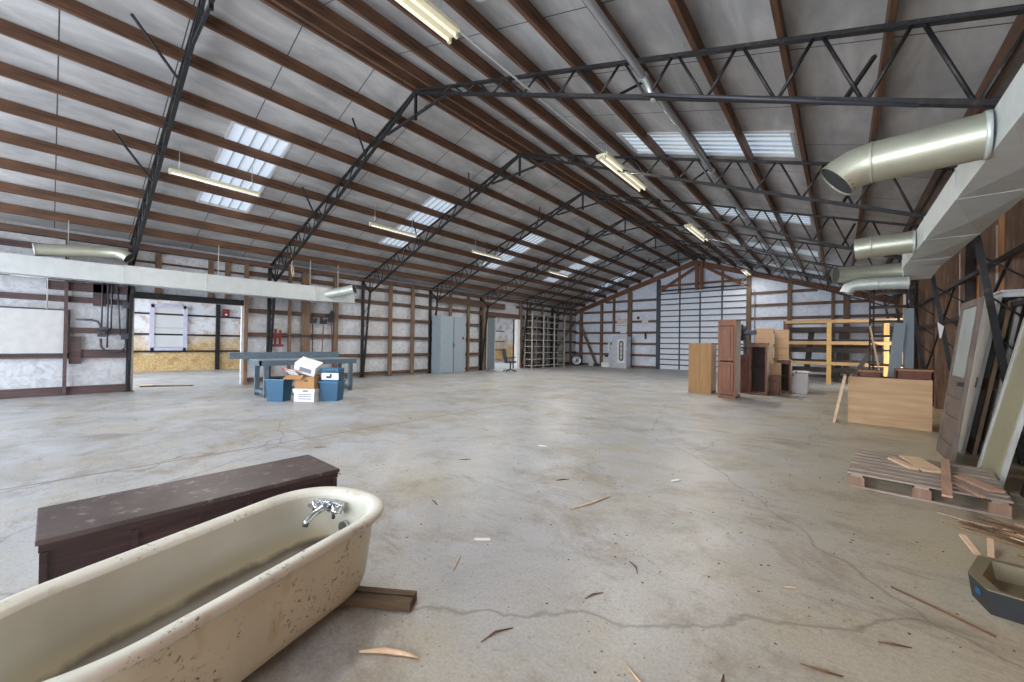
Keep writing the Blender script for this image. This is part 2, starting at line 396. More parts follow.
# near wall behind the camera; two wide bay openings added to admit daylight
nb = MB()
for a, b in ((LX - .1, -13.2), (-7.4, -6.2), (-.6 + 1.9, RX + .1)): nb.bb(a, b, NY - .1, NY, 0, 4.1)
nb.poly([(LX - .1, NY, 3.6), (RX + .1, NY, 3.6), (XR, NY, roof_z(XR, PH))], (0, -.1, 0))
struct(nb, 'wall_near', 'skin_far')
# side room seen through the two openings
struct(MB().bb(-21.3, -21.2, NY + 2, FY + 1, 0, 3.6), 'wall_annex', 'osb')
struct(MB().bb(-21.3, LX - .1, FY + 1, FY + 1.1, 0, 3.6), 'wall_annex_end', 'osb')
struct(MB().bb(-21.3, LX - .1, NY + 2, 0, 3.6, 3.7).bb(-21.3, LX - .1, 7, 15, 3.6, 3.7).bb(-21.3, LX - .1, 19, FY + 1.1, 3.6, 3.7).bb(-21.3, -17.6, 0, 7, 3.6, 3.7).bb(-16.8, LX - .1, 0, 7, 3.6, 3.7).bb(-21.3, -18.6, 15, 19, 3.6, 3.7).bb(-16.2, LX - .1, 15, 19, 3.6, 3.7), 'ceiling_annex', 'foil')  # gaps added in the unseen roof to let daylight into the side room

# ------------------------------------------------------------------ purlins
for side, offs, sn in ((-1, [.06] + [.757 * k + .08 for k in range(1, 10)], 'left'), (1, [.06] + [.48 + .75 * k for k in range(0, 11)], 'right')):
    for k, d in enumerate(offs):
        x = XR + side * d
        if x < LX - .05 or x > RX + .02: continue
        x = max(LX + .08, min(RX - .1, x))
        z = roof_z(x)
        ang = math.atan(P) * -side
        mb = MB().box((0, (FY + NY) / 2, PH / 2), (.05, FY - NY, PH - .004), Matrix.Rotation(-ang * 0, 3, 'Y'))
        o = mb.build('roof_purlin', 'purlin', None)
        o.location = (x, (FY + NY) / 2, z)
        lab = ('long brown roof purlin on the %s slope, ' % sn) + ('right beside the ridge' if k == 0 else '%s one down from the ridge' % ORD[k])
        tag(o, lab, 'purlin', 'roof purlins')
# pale strip of light metal flashing at the ridge
tag(MB().bb(XR - .03, XR + .03, NY, FY - .25, roof_z(XR) + .03, roof_z(XR) + .04).build('ridge_flashing', 'offwhite'), 'thin pale flashing strip running along the ridge between purlins', 'flashing')

# ------------------------------------------------------------------ steel frames
def half(parent, side, wide, brace):
    """one rafter of a frame: side -1/+1, wide = distance ridge to wall"""
    X = lambda d: side * d
    T = lambda d: ZT - P * d - .025
    tip = wide - .56; zt = ZT - .327 * wide + .0 - 0.66 if False else None
    d0, z0 = .5, ZT - .27
    ztip = 5.9 - .42 * (tip - .45)
    Bm = lambda d: z0 + (ztip - z0) * (d - d0) / (tip - d0)
    tc = MB().bar((X(0), 0, T(0)), (X(wide - .02), 0, T(wide - .02)), .06, .036); tc.build('top_chord', 'steel', parent)
    MB().bar((X(d0), 0, Bm(d0)), (X(tip), 0, ztip), .06, .042).build('bottom_chord', 'steel', parent)
    MB().bar((X(0), 0, T(0) - .03), (X(d0), 0, Bm(d0)), .04, .04).build('bottom_chord', 'steel', parent)
    # zigzag web, panels grow towards the wall
    d = .75; up = True; i = 0
    while d < tip - .12:
        step = .27
        e = min(d + step, tip - .02)
        p = (X(d), 0, Bm(d)) if up else (X(d), 0, T(d)); q = (X(e), 0, T(e)) if up else (X(e), 0, Bm(e))
        MB().tube([p, q], .0165, 6).build('web_rod', 'steel', parent)
        d = e + (.06 if up else .02); up = not up; i += 1
    MB().bar((X(tip), 0, ztip), (X(wide - .02), 0, T(wide - .02)), .04, .04).build('web_rod', 'steel', parent)
    MB().bar((X(tip), 0, ztip), (X(tip + .02), 0, T(tip + .02)), .035, .035).build('web_rod', 'steel', parent)
    # column: upright against the wall, inner leg sloping down to its foot
    cx = wide - .07
    MB().bar((X(cx), 0, 0), (X(cx), 0, T(wide) - .02), .08, .10, up=(1, 0, 0)).build('column', 'steel', parent)
    MB().bar((X(tip), 0, ztip), (X(cx - .09), 0, .02), .06, .06, up=(0, 1, 0)).build('column_leg', 'steel', parent)
    for k in range(5):
        f0, f1 = .14 + k * .17, .14 + (k + .7) * .17
        za = ztip * (1 - f0); xa = tip + (cx - .09 - tip) * f0
        MB().tube([(X(xa), 0, za), (X(cx - .03), 0, ztip * (1 - f1))], .011, 6).build('column_web_rod', 'steel', parent)
    MB().bb(X(cx) - .12, X(cx) + .12 if side < 0 else X(cx) + .1, -.1, .1, 0, .015).build('foot_plate', 'steel', parent)
    # flange braces running back to the purlins
    for d in brace:
        if side > 0:
            MB().bar((X(d), .03, Bm(d) + .04), (X(d + .2), .45, T(d + .2) + .03), .03, .03).build('purlin_brace', 'steel', parent); continue
        MB().bar((X(d), -.02, Bm(d) + .04), (X(d - .55), -.62, T(d - .55) + .03), .03, .03).build('purlin_brace', 'steel', parent)
for k, y in enumerate(FRAMES):
    t = thing('roof_truss', 'black lattice steel frame spanning the hall, %s one counting from the camera end' % ORD[k], 'truss', (XR, y, 0), 0, 'lattice steel frames')
    half(t, -1, XR - LX - .01, (1.75, 4.1)); half(t, 1, RX - XR - .01, (4.1, 6.2))
    MB().bar((0, 0, ZT), (0, 0, 5.56), .04, .05).build('ridge_hanger', 'steel', t)
    MB().bar((-.95, 0, 5.60), (.9, 0, 5.68), .035, .045).build('ridge_tie', 'steel', t)

# ------------------------------------------------------------------ left wall framing
def post(x, y, w, d, z1, label, mat='post', z0=0, group='wall posts', name='wall_post'):
    return tag(MB().bb(x - d / 2, x + d / 2, y - w / 2, y + w / 2, z0, z1).build(name, mat), label, 'post', group)
EZ = roof_z(LX) - .02
PL = [(-1.5, .06), (.2, .06), (3.74, .1), (4.95, .08), (5.45, .27), (6.45, .15), (8.63, .13), (9.68, .14), (11.72, .12), (12.85, .12), (13.9, .16), (16.85, .14), (17.7, .1), (18.9, .1), (20.5, .1), (21.3, .1), (22.1, .12)]
for k, (y, w) in enumerate(PL):
    post(LX + .16, y, w, .1, EZ - .02, 'upright timber stud on the left wall, %s counting from the camera end' % ORD[k], mat='darkboard' if y < 1 else 'post')
for k, y in enumerate((1.78, 2.9, 3.3)):
    post(LX + .05, y, .12, .09, EZ, 'short timber stud over the wide side opening, %s counting from the camera end' % ORD[k], z0=2.5, group='studs over the side opening', name='short_stud')
ROWS = [.06, .75, 1.44, 2.16, 2.79, 3.3]
RN = ['bottom', 'second', 'third', 'fourth', 'fifth', 'top']
for r, z in enumerate(ROWS):
    for (y0, y1, nm) in ((NY, 1.3, 'near the camera'), (3.75, 14.55, 'between the two side openings'), (16.6, FY - .02, 'beyond the far side opening')):
        if r == 4 and y0 == NY: z2 = 2.66
        else: z2 = z + (.1 if (y0 == NY and r == 1) else 0)
        m = 'darkboard' if y0 == NY else 'girt'
        h = .2 if (y0 == NY and r in (1, 4)) else .13
        tag(MB().bb(LX, LX + .1, y0, y1, z2, z2 + h).build('wall_girt', m), 'horizontal timber girt on the left wall %s, %s row' % (nm, RN[r] + ' (sixth)' if r == 5 else RN[r] + (' (first)' if r == 0 else '')), 'girt', 'left wall girts')
tag(MB().bb(LX + .002, LX + .14, 1.32, 3.69, 2.36, 2.52).build('opening_header', 'steel'), 'dark header beam over the wide opening to the side room', 'header')
for r, z in enumerate((2.95, 3.3)):
    tag(MB().bb(LX, LX + .05, 1.3, 3.75, z, z + .05).build('wall_girt', 'darkboard'), 'thin dark girt above the wide side opening, %s one' % ('lower', 'upper')[r], 'girt', 'left wall girts')
tag(MB().bb(LX - .12, LX + .2, NY, FY, EZ - .02, EZ + .12).build('eave_beam', 'girt'), 'long dark timber eave beam along the top of the left wall', 'beam')
# patches of dark board by the conduit
tag(MB().bb(LX + .1, LX + .13, -.1, 1.28, 2.42, 2.62).build('wall_board', 'darkboard'), 'long dark brown board high on the left wall above the conduits', 'board')
tag(MB().bb(LX + .1, LX + .13, .62, .84, 2.1, 2.95).build('wall_board', 'darkboard'), 'short upright brown board behind the conduit drops', 'board')
tag(MB().bb(LX + .1, LX + .13, .26, .45, .72, 1.36).build('wall_board', 'darkboard'), 'short brown board beside the lower corner of the white wall panel', 'board')
tag(MB().bb(LX, LX + .14, NY, 1.3, -.0, .14).build('baseboard_left', 'darkboard'), 'dark low sill board at the foot of the left wall', 'sill', kind='structure')
# header and jambs of far side doorway
tag(MB().bb(LX + .11, LX + .16, 13.6, 17.9, 2.72, 2.95).build('opening_header', 'girt'), 'brown timber header over the far side doorway', 'header')
tag(MB().bb(LX + .22, LX + .26, 10.9, 15.4, 3.12, 3.42).build('tie_board', 'girt'), 'wide brown board nailed under the eave beyond the grey locker', 'board')
t = thing('sliding_door', 'blue grey sheet metal door panel slid open beside the far doorway', 'door', (LX + .2, 14.4, 0))
MB().bb(-.02, .02, -.36, .3, .03, 2.66).build('door_panel', 'panelgrey', t)
MB().bb(.02, .04, -.36, -.3, .03, 2.66).bb(.02, .04, .24, .3, .03, 2.66).build('edge_trim', 'galv', t)
MB().bb(-.03, .05, -.36, .3, 2.66, 2.72).build('hanger_rail', 'steel', t)
tag(MB().bb(LX - .1, LX + .22, 16.5, 16.72, 0, 2.68).build('door_jamb', 'white'), 'wide white jamb on the far side of the open side doorway', 'jamb')
# white panel
t = thing('wall_panel', 'large plain white panel mounted on the left wall near the camera', 'panel', (LX + .12, -1.1, 0))
MB().bb(0, .02, -1.4, 1.35, .96, 1.96).build('board', 'offwhite', t)
MB().bb(.0, .03, -1.4, 1.36, 1.95, 1.98).bb(.0, .03, -1.4, 1.36, .94, .97).bb(0, .03, 1.34, 1.37, .94, 1.98).build('edge_trim', 'oldconduit', t)
# conduit drops and boxes
t = thing('electrical_conduit', 'dark electrical conduits with switch boxes looping down the left wall', 'conduit', (LX + .16, .9, 0))
for y, z0, z1 in ((-.13, 1.55, 2.95), (-.03, 1.1, 2.95), (.03, 1.55, 2.95), (.19, 1.4, 2.6), (.3, 1.35, 2.5)):
    MB().tube([(.0, y + (.06 if y == .19 else 0) * -1, z1), (0, y, z0)], .016, 8).build('conduit_pipe', 'oldconduit', t)
MB().tube([(0, -.55, 1.76), (0, -.3, 1.76), (0, -.2, 1.73), (0, -.15, 1.64), (0, -.14, 1.52)], .022, 8).build('conduit_pipe', 'oldconduit', t)
MB().tube([(0, -.14, 1.32), (0, -.13, 1.12), (0, -.05, 1.02), (0, .1, .99), (0, .22, 1.02), (0, .29, 1.12), (0, .3, 1.34)], .024, 8).build('conduit_pipe', 'oldconduit', t)
MB().bb(-.03, .05, -.2, -.06, 1.36, 1.5, .01).bb(-.03, .05, -.16, -.02, 1.52, 1.6, .01).build('switch_box', 'oldconduit', t)
MB().bb(-.03, .05, .2, .36, 1.3, 1.46, .01).build('switch_box', 'oldconduit', t)
MB().bb(-.03, .05, .22, .38, 2.08, 2.24, .01).build('switch_box', 'oldconduit', t)
MB().tube([(.0, -1.5, 2.66), (0, -.98, 2.66), (0, -.98, 1.96)], .014, 6).build('conduit_pipe', 'conduit', t)

# ------------------------------------------------------------------ side room details
for k, y in enumerate((4.75, 1.2, 8.5, 12, 15.5, 19)):
    post(-21.13, y, .14, .12, 3.58, 'dark stud on the side room back wall, %s' % ['just right of the red sign post' if 0 else 'left of the small red sign', 'hidden left of the side room window', 'third from the near end', 'fourth from the near end', 'fifth from the near end', 'sixth from the near end'][k], 'steel', group='side room studs')
for k, z in enumerate((.78, 1.47, 2.3)):
    tag(MB().bb(-21.2, -21.12, NY + 2, FY + 1, z, z + .07).build('wall_girt', 'steel'), 'thin dark girt across the stained side room wall, %s' % ('below the window', 'at mid window height', 'near the window top')[k], 'girt', 'side room girts')
t = thing('window_1', 'bright white two sash window in the stained side room wall', 'window', (-21.15, 3.1, .95)); t['kind'] = 'structure'
MB().bb(.0, .02, -.45, .45, .04, 1.64).build('pane', 'winpane', t)
f = MB()
for y in (-.52, .52): f.bb(-.03, .08, y - .07, y + .07, -.1, 1.76)
for z in (-.04, 1.7): f.bb(-.03, .08, -.55, .55, z - .06, z + .06)
f.build('frame', 'lilac', t)
MB().bb(0, .05, -.46, .46, .8, .85).build('meeting_rail', 'offwhite', t)
t = thing('wall_sign', 'small red sign with a white dot on the side room wall', 'sign', (-21.11, 5.04, 2.36))
MB().bb(0, .015, -.13, .13, 0, .33).build('plate', 'redsign', t)
MB().tube([(.015, .0, .09), (.022, 0, .09)], .045, 14).build('dot_mark', 'white', t)
MB().bb(.015, .02, -.09, .09, .2, .25).build('band_mark', 'red', t)
t = thing('loose_board', 'splintered tan board lying on the floor in the wide side opening', 'board', (-14.4, 2.1, 0), R(60))
MB().bb(-.6, .6, -.04, .04, 0, .035).build('plank', 'oldboard', t)
MB().bb(-.65, -.3, -.09, .07, .035, .06).build('scrap', 'newboard', t)

# ------------------------------------------------------------------ far gable wall framing
def vpost(x, z1, w=.14, mat='post', label='', z0=0, name='wall_post', y=FY - .08):
    return tag(MB().bb(x - w / 2, x + w / 2, y - .07, y + .07, z0, z1).build(name, mat), label, 'post', 'gable wall posts')
gl = lambda x: roof_z(x) - .28
vpost(-13.3, gl(-13.3), .2, 'post', 'corner timber post at the left end of the far gable wall')
vpost(-11.8, gl(-11.8), .16, 'post', 'timber post on the far wall just left of the silver machine')
vpost(-10.95, gl(-10.95), .12, 'post', 'short timber post hanging above the silver machine', z0=2.1, name='short_stud')
vpost(-9.9, gl(-9.9), .26, 'post', 'thick pale timber post right of the silver machine on far wall')
vpost(-8.16, gl(-8.16), .2, 'doorsteel', 'dark post along the left edge of the big ribbed door')
vpost(-3.58, gl(-3.58), .2, 'post', 'thick pale post along the right edge of the big ribbed door')
vpost(-1.88, gl(-1.88), .18, 'post', 'timber post on the far wall above the left end of lumber rack')
vpost(-.27, gl(-.27), .12, 'post', 'thin timber post on far wall right of the bright panels')
vpost(.2, gl(.2), .22, 'post', 'thick timber post at the right end of the gable beam')
GR = [(.06, 'bottom (first)'), (.76, 'second'), (1.44, 'third'), (2.12, 'fourth'), (2.79, 'fifth'), (3.45, 'sixth'), (4.07, 'seventh')]
for z, nm in GR:
    a = max(LX, XR - (roof_z(XR) - z - .3) / P)
    tag(MB().bb(a, -8.2, FY - .06, FY, z - .06, z + .08).build('wall_girt', 'girt_x'), 'horizontal timber girt on the far wall left of the ribbed door, %s row' % nm, 'girt', 'far wall girts')
    b = min(RX, XR + (roof_z(XR) - z - .3) / P)
    tag(MB().bb(-3.5, b, FY - .06, FY, z - .06, z + .08).build('wall_girt', 'girt_x'), 'horizontal timber girt on the far wall right of the ribbed door, %s row' % nm, 'girt', 'far wall girts')
def rafter(xa, xb, nm):
    mb = MB().poly([(xa, FY - .16, roof_z(xa)), (xb, FY - .16, roof_z(xb)), (xb, FY - .16, roof_z(xb) - .28), (xa, FY - .16, roof_z(xa) - .28)], (0, .1, 0))
    tag(mb.build('gable_beam', 'beam'), 'wide brown timber beam under the %s half of the far gable roof' % nm, 'beam', 'gable beams')
rafter(LX + .02, XR - .005, 'left'); rafter(XR + .005, RX - .02, 'right')
tag(MB().bar((-6.1, FY - .2, 5.72), (-8.1, FY - .2, 4.5), .05, .16).build('gable_brace', 'beam'), 'diagonal brown brace left of the gable king post', 'brace')
tag(MB().bar((-5.7, FY - .2, 5.72), (-3.75, FY - .2, 4.5), .05, .16).build('gable_brace', 'beam'), 'diagonal brown brace right of the gable king post', 'brace')
t = thing('king_post', 'doubled timber king post under the peak of the far gable', 'post', (-5.9, FY - .32, 4.45))
MB().bb(-.2, -.04, -.05, .05, 0, 1.4).build('plank', 'beam', t); MB().bb(.04, .2, -.05, .05, 0, 1.4).build('plank', 'beam', t)
for k, (x, nm) in enumerate(((-7.0, 'left'), (-4.8, 'right'))):
    tag(MB().bb(x - .06, x + .06, FY - .12, FY - .02, 4.35, gl(x)).build('short_stud', 'post'), 'short stud above the ribbed door, %s of the king post' % nm, 'post')
tag(MB().bb(-8.0, -3.7, FY - .16, FY - .122, 4.75, 4.87).build('gable_rail', 'beam'), 'horizontal timber rail across the gable above the ribbed door', 'rail')
# big ribbed door
t = thing('door_1', 'wide white overhead door with dark horizontal ribs in far wall', 'door', (-5.87, FY - .03, 0)); t['kind'] = 'structure'
MB().bb(-2.17, 2.17, -.03, .02, .02, 4.38).build('door_skin', 'doorskin', t)
for z in (.28, .58, .88, 1.2, 1.5, 1.82, 2.12, 2.42, 2.75, 3.06, 3.39, 3.74, 4.04, 4.36):
    MB().bb(-2.17, 2.17, -.075, -.03, z - .035, z + .03).build('rib', 'doorsteel', t)
for x in (-1.09, -.02, 1.06):
    MB().bb(x - .035, x + .035, -.07, -.03, .02, 4.36).build('stile', 'doorsteel', t)
MB().bb(-2.3, 2.3, -.16, -.08, 4.5, 4.58).build('track', 'steel', t)
t = thing('wall_brace', 'long leaning timber brace in the far left corner, against the far wall', 'brace', (0, 0, 0))
MB().bar((-13.4, FY - .25, 2.95), (-12.0, FY - .3, .02), .16, .05, up=(0, 1, 0)).build('plank', 'post', t)
t = thing('wall_brace', 'long leaning timber brace against the left wall behind the metal shelving', 'brace', (0, 0, 0))
MB().bar((LX + .3, 22.4, 2.9), (LX + .35, 19.6, .6), .05, .16).build('plank', 'post', t)
# signs and paper
t = thing('wall_sign', 'white sign with red EXIT lettering above the silver machine', 'sign', (-10.4, FY - .1, 2.56))
MB().bb(-.34, .34, -.01, .01, 0, .38).build('plate', 'white', t)
MB().bb(-.34, .34, -.016, -.01, .0, .025).bb(-.34, .34, -.016, -.01, .355, .38).build('border_line', 'red', t)
text('EXIT', .30, 'red', t, (0, -.014, .19), (R(90), 0, 0))
tag(MB().bb(-10.52, -10.12, FY - .072, FY - .066, 2.1, 2.54).build('paper_notice', 'white'), 'white paper notice pinned just below the red lettered sign', 'notice')
tag(MB().bb(-10.5, -10.05, FY - .012, FY - .004, 3.0, 3.4).build('paper_notice', 'white'), 'white paper sheet pinned above the red lettered sign', 'notice')
tag(MB().bb(-9.15, -8.76, FY - .072, FY - .062, 2.74, 2.86).build('label_strip', 'white'), 'small white strip on a girt right of the thick pale post', 'strip')
t = tag(MB().tube([(-9.4, FY - .03, 3.03), (-9.4, FY - .01, 3.03)], .1, 12).build('wall_mark', 'redsign'), 'small red round mark on the far wall above a girt', 'mark')
tag(MB().bb(-8.96, -8.86, FY - .12, FY - .06, 1.75, 2.15).build('hanging_tool', 'steel'), 'short dark handle hanging on the far wall left of ribbed door', 'handle')

# ------------------------------------------------------------------ right wall framing
for k in range(14):
    y = 3.2 + 1.25 * k
    post(RX - .09, y, .06, .18, roof_z(RX) - .05, 'wooden stud on the brown right wall, %s counting from the camera end' % ORD[k], 'post', group='right wall studs')
for k, (y, w) in enumerate(((8.45, .2), (9.4, .28), (10.75, .3), (11.7, .16), (12.75, .1), (14.2, .1))):
    tag(MB().bb(RX - .02, RX - .001, y, y + w, .3, 3.3).build('wall_strip', 'offwhite'), 'upright white strip of insulation showing on the right wall, %s from the camera' % ORD[k], 'strip', 'white right wall strips')
for k, z in enumerate((1.9, 2.55)):
    tag(MB().bb(RX - .24, RX - .18, 3, FY - .1, z, z + .06).build('wall_rail', 'steel'), 'dark horizontal rail along the right wall, %s one' % ('lower', 'upper')[k], 'rail')
for k, y in enumerate((7.6, 10.7)):
    tag(MB().bar((RX - .26, y, 2.5), (RX - .26, y + 2.9, .9), .03, .03).build('rod_brace', 'steel'), 'thin dark diagonal rod on right wall behind the %s' % ('leaning doors', 'grey boards')[k], 'rod')
tag(MB().bb(RX - .3, RX - .26, 5.35, 5.75, 1.75, 2.4).build('hung_window', 'offwhite'), 'small white sash frame hanging high on the right wall', 'sash')
t = thing('hanging_paper', 'crumpled white paper hanging from the thin frame leg on right', 'paper', (1.38, 10.4, 1.7))
MB().poly([(-.03, 0, .16), (.05, 0, .08), (.015, 0, -.14), (-.005, 0, -.12)], (0, .02, 0)).build('sheet', 'white', t)

# ------------------------------------------------------------------ ducts
def ring_rect(x0, x1, z0, z1, y): return [(x0, y, z0), (x1, y, z0), (x1, y, z1), (x0, y, z1)]
t = thing('air_duct', 'large rectangular sheet metal duct hung along the right side', 'duct', (1.0, 4, 2.7))
secs = [(-4, 5.2), (5.2, 6.9), (6.9, 8.4), (8.4, 9.1)]
for k, (a, b) in enumerate(secs):
    x0, x1, z0, z1 = -.22, .22, 0, .28
    mb = MB().loft([ring_rect(x0, x1, z0, z1, a - 4), ring_rect(x0, x1, z0, z1, b - 4)], cap0=True, cap1=True, smooth=False)
    # cross broken underside
    n = max(1, round((b - a) / 1.6))
    for j in range(n):
        ya, yb = a - 4 + (b - a) * j / n, a - 4 + (b - a) * (j + 1) / n
        c = mb.bm.verts.new(((x0 + x1) / 2, (ya + yb) / 2, -.035)); q = [mb.bm.verts.new(p) for p in ((x0, ya, -.001), (x1, ya, -.001), (x1, yb, -.001), (x0, yb, -.001))]
        for i in range(4): mb.bm.faces.new((q[i], q[(i + 1) % 4], c))
    mb.build('duct_section', 'ductgrey', t)
    MB().bb(x0 - .006, x1 + .006, b - 4 - .012, b - 4 + .012, z0 - .006, z1 + .006).build('joint_flange', 'ductgrey', t)
mb = MB().loft([ring_rect(-.22, .22, 0, .28, 5.1), ring_rect(-.12, .18, -.12, .2, 5.75)], cap0=True, cap1=True, smooth=False); mb.build('duct_section', 'ductgrey', t)
for y in (1.5, 4.4, 7.2):
    MB().bar((.2, y - 4, .28), (.2, y - 4, roof_z(1.2) - 2.7), .025, .006).build('duct_hanger', 'oldconduit', t)
def nozzle(duct, label, p, pts, r, mat):
    o = Vector(p) - duct.location; pts = [Vector(q) + o for q in pts]
    t = MB().tube(pts, r, 22, cap=False).build('duct_nozzle', mat, duct); t['label'] = label
    a, b = pts[-1], pts[-2]; d = (a - b).normalized()
    MB().tube([a - d * .012, a - d * .03], r * .99, 22).build('mouth_shade_disc', 'ductshade', t)  # dark disc stands in for the shade inside the pipe
    MB().tube([a, a - d * .012], r * 1.02, 22, cap=False).build('mouth_bead', mat, t)
    e = (pts[1] - pts[0]).normalized()
    MB().tube([pts[0], pts[0] + e * .03], r * 1.05, 22).build('collar', 'galv', t)
    if len(pts) > 2:
        g = pts[1]; MB().tube([g - e * .012, g + e * .004], r * 1.025, 22).build('seam_band', mat, t)
right_duct = t
nozzle(right_duct, 'big round pipe nozzle with a dark downturned mouth', (.78, 4.15, 2.84), [(0, 0, 0), (-.60, .06, 0), (-.70, .06, -.02), (-.78, .055, -.065), (-.82, .05, -.10)], .155, 'ductyellow')
nozzle(right_duct, 'short grey round pipe nozzle', (.78, 7.65, 2.84), [(0, 0, 0), (-.45, .03, 0), (-.62, .05, -.01)], .15, 'ductyellow')
nozzle(right_duct, 'dark mouthed round pipe nozzle', (.84, 9.7, 2.74), [(0, 0, 0), (-.5, -.03, 0), (-.92, -.22, -.01)], .15, 'ductyellow')
nozzle(right_duct, 'slim bluish round pipe with elbow', (.9, 9.5, 2.5), [(0, 0, 0), (-.4, 0, .02), (-.68, .0, .02), (-.78, 0, -.02), (-.82, 0, -.12)], .105, 'galv')

t = thing('air_duct', 'long square grey sheet metal duct hung along the left side', 'duct', (-12.97, 2, 2.62))
for a, b, h0, h1 in ((-5, 1.05, .37, .4), (1.05, 2.6, .42, .44), (2.6, 5.4, .44, .46)):
    MB().loft([ring_rect(-.2, .2, 0, h0, a - 2), ring_rect(-.2, .2, 0, h1, b - 2)], cap0=True, cap1=True, smooth=False).build('duct_section', 'ductgrey', t)
    MB().bb(-.212, .212, b - 2 - .015, b - 2 + .015, -.012, h1 + .012).build('joint_flange', 'ductgrey', t)
MB().loft([ring_rect(-.2, .2, 0, .46, 3.4), ring_rect(-.05, .2, .04, .4, 4.7)], cap0=True, cap1=True, smooth=False).build('duct_section', 'ductgrey', t)
for y in (-1.6, .2, 2.9, 5.3, 6.2):
    MB().bar((0, y - 2, .4), (0, y - 2, roof_z(-12.97) - 2.62), .05, .01).build('duct_hanger', 'galv', t)
nozzle(t, 'warm toned round pipe elbow lying along the top', (-12.88, -.28, 3.16), [(0, 0, 0), (0, .9, .12), (.05, 1.2, .15), (.12, 1.34, .12), (.17, 1.42, .05)], .13, 'ductyellow')
nozzle(t, 'round grey pipe nozzle with dark mouth', (-12.9, 5.75, 2.86), [(0, 0, 0), (.35, .33, .1), (.74, .62, .2)], .15, 'galv')

# ------------------------------------------------------------------ lights, conduit, pipe
def lamp(label, x, y, z, L, w, ntube, watts=110):
    t = thing('tube_light', label, 'light', (x, y, z), 0, 'fluorescent tube fixtures')
    MB().bb(-w / 2, w / 2, -L / 2, L / 2, 0, .05, .006).build('housing', 'lamp', t)
    for i in range(ntube):
        xx = (i - (ntube - 1) / 2) * w * .5 if ntube > 1 else 0
        MB().tube([(xx, -L / 2 + .04, -.03), (xx, L / 2 - .04, -.03)], .017, 10).build('tube', 'tube', t)
        for s in (-1, 1): MB().bb(xx - .018, xx + .018, s * L / 2, s * (L / 2 - .04), -.055, 0).build('lamp_holder', 'lamp', t)
    l = bpy.data.lights.new('lamp_fill', 'AREA'); l.shape = 'RECTANGLE'; l.size = .02 if ntube > 1 else .012; l.size_y = L - .15; l.energy = watts; l.color = (1, .95, .86)  # area light added under the tubes to brighten the mid and far floor
    lo = bpy.data.objects.new('lamp_fill', l); COL.objects.link(lo); lo.parent = t; lo.location = (0, 0, -.052)
    for s in (-1, 1):
        top = roof_z(x) + .06 - z
        MB().tube([(0, s * L * .4, .05), (0, s * L * .4, top)], .006, 6).build('hanger_rod', 'conduit', t)
for k, y in enumerate((2.0, 7.7, 13.2, 21.6)):
    lamp('cream fluorescent fixture hung right of the ridge, %s counting from the camera end' % ORD[k], -3.5, y, 4.95, 2.0 if k < 3 else 1.4, .24, 2, (110, 110, 190, 30)[k])
for k, y in enumerate((2.12, 6.2, 10.0, 14.6)):
    lamp('slim white strip light on the left roof slope, %s counting from the camera end' % ORD[k], -9.66, y, 4.5, 1.5, .06, 1, (70, 80, 100, 140)[k])
t = thing('ceiling_conduit', 'bright thin metal conduit linking the hung lights right of the ridge', 'conduit', (-3.42, 3.0, 4.98))
MB().tube([(0, -8, 0), (.0, 18.2, 0)], .014, 8).build('pipe', 'conduit', t)
MB().tube([(0, 18.2, 0), (-.35, 18.9, -.55), (.1, 19.85, -.75), (.1, 19.85, -3.6)], .018, 8).build('drop_pipe', 'conduit', t)
t = thing('steel_pipe', 'long grey steel pipe running under the right roof slope', 'pipe', (-1.76, 8, 4.46))
MB().tube([(0, -13, 0), (0, 14.8, 0)], .038, 12).build('pipe', 'pipegrey', t)
for y in FRAMES: MB().tube([(0, y - 8.03, 0), (0, y - 7.97, 0)], .05, 12).build('coupling', 'pipegrey', t)
MB().tube([(0, -3.62, 0), (.12, -3.62, -.32), (6.0 - 3.4, -3.62, -1.2)][:2], .03, 8).build('branch_pipe', 'conduit', t)
t = thing('gas_line', 'thin galvanised pipe running beside the nearest right rafter bottom chord', 'pipe', (-1.75, 4.3, 4.22))
MB().tube([(0, 0, 0), (2.2, 0, -.98)], .016, 8).build('pipe', 'oldconduit', t)
t = thing('rope', 'short frayed rope hanging from the second steel frame on left', 'rope', (-12.3, 4.5, 3.55))
MB().tube([(0, 0, .32), (.01, .01, .1), (-.01, 0, -.1), (.02, .02, -.3)], .014, 6).build('cord', 'newboard', t)
MB().tube([(.0, .03, -.02), (.03, .05, -.2), (.0, .04, -.34)], .012, 6).build('loose_strand', 'newboard', t)

# ------------------------------------------------------------------ bathtub
TZ = .05
t = thing('bathtub', 'old chipped cream bathtub in the foreground, propped on timber blocks', 'bathtub', (-1.955, .50, TZ), R(107.5))
RZ = .43
def outline(ins, z, n=96):
    low = RZ - z
    at, ah, b = .715 - ins - .015 * low, .80 - ins - .25 * low, .345 - ins - .13 * low
    A, Ah = max(.33 - ins * .8, .06), max(.40 - ins * .8, .06)
    pts = []
    for i in range(n):
        a = 2 * math.pi * (i + .5) / n; c, q = math.cos(a), math.sin(a)
        e = 2 / 2.35 if c > 0 else 2 / 2.1
        x = (at - A + A * abs(c) ** e) if c > 0 else -(ah - Ah + Ah * abs(c) ** e)
        pts.append((x, b * math.copysign(abs(q) ** e, q), z))
    return pts
o = MB().loft([outline(.13, .0), outline(.085, .004), outline(.062, .018), outline(.052, .05), outline(.046, .12), outline(.042, .25), outline(.04, RZ - .035)], cap0=True).build('outer_shell', 'tubout', t)
MB().loft([outline(.042, RZ - .045), outline(.008, RZ - .05), outline(-.004, RZ - .035), outline(-.006, RZ - .018), outline(.002, RZ - .004), outline(.018, RZ), outline(.042, RZ - .003), outline(.06, RZ - .014), outline(.066, RZ - .03)]).build('rim', 'tubrim', t)
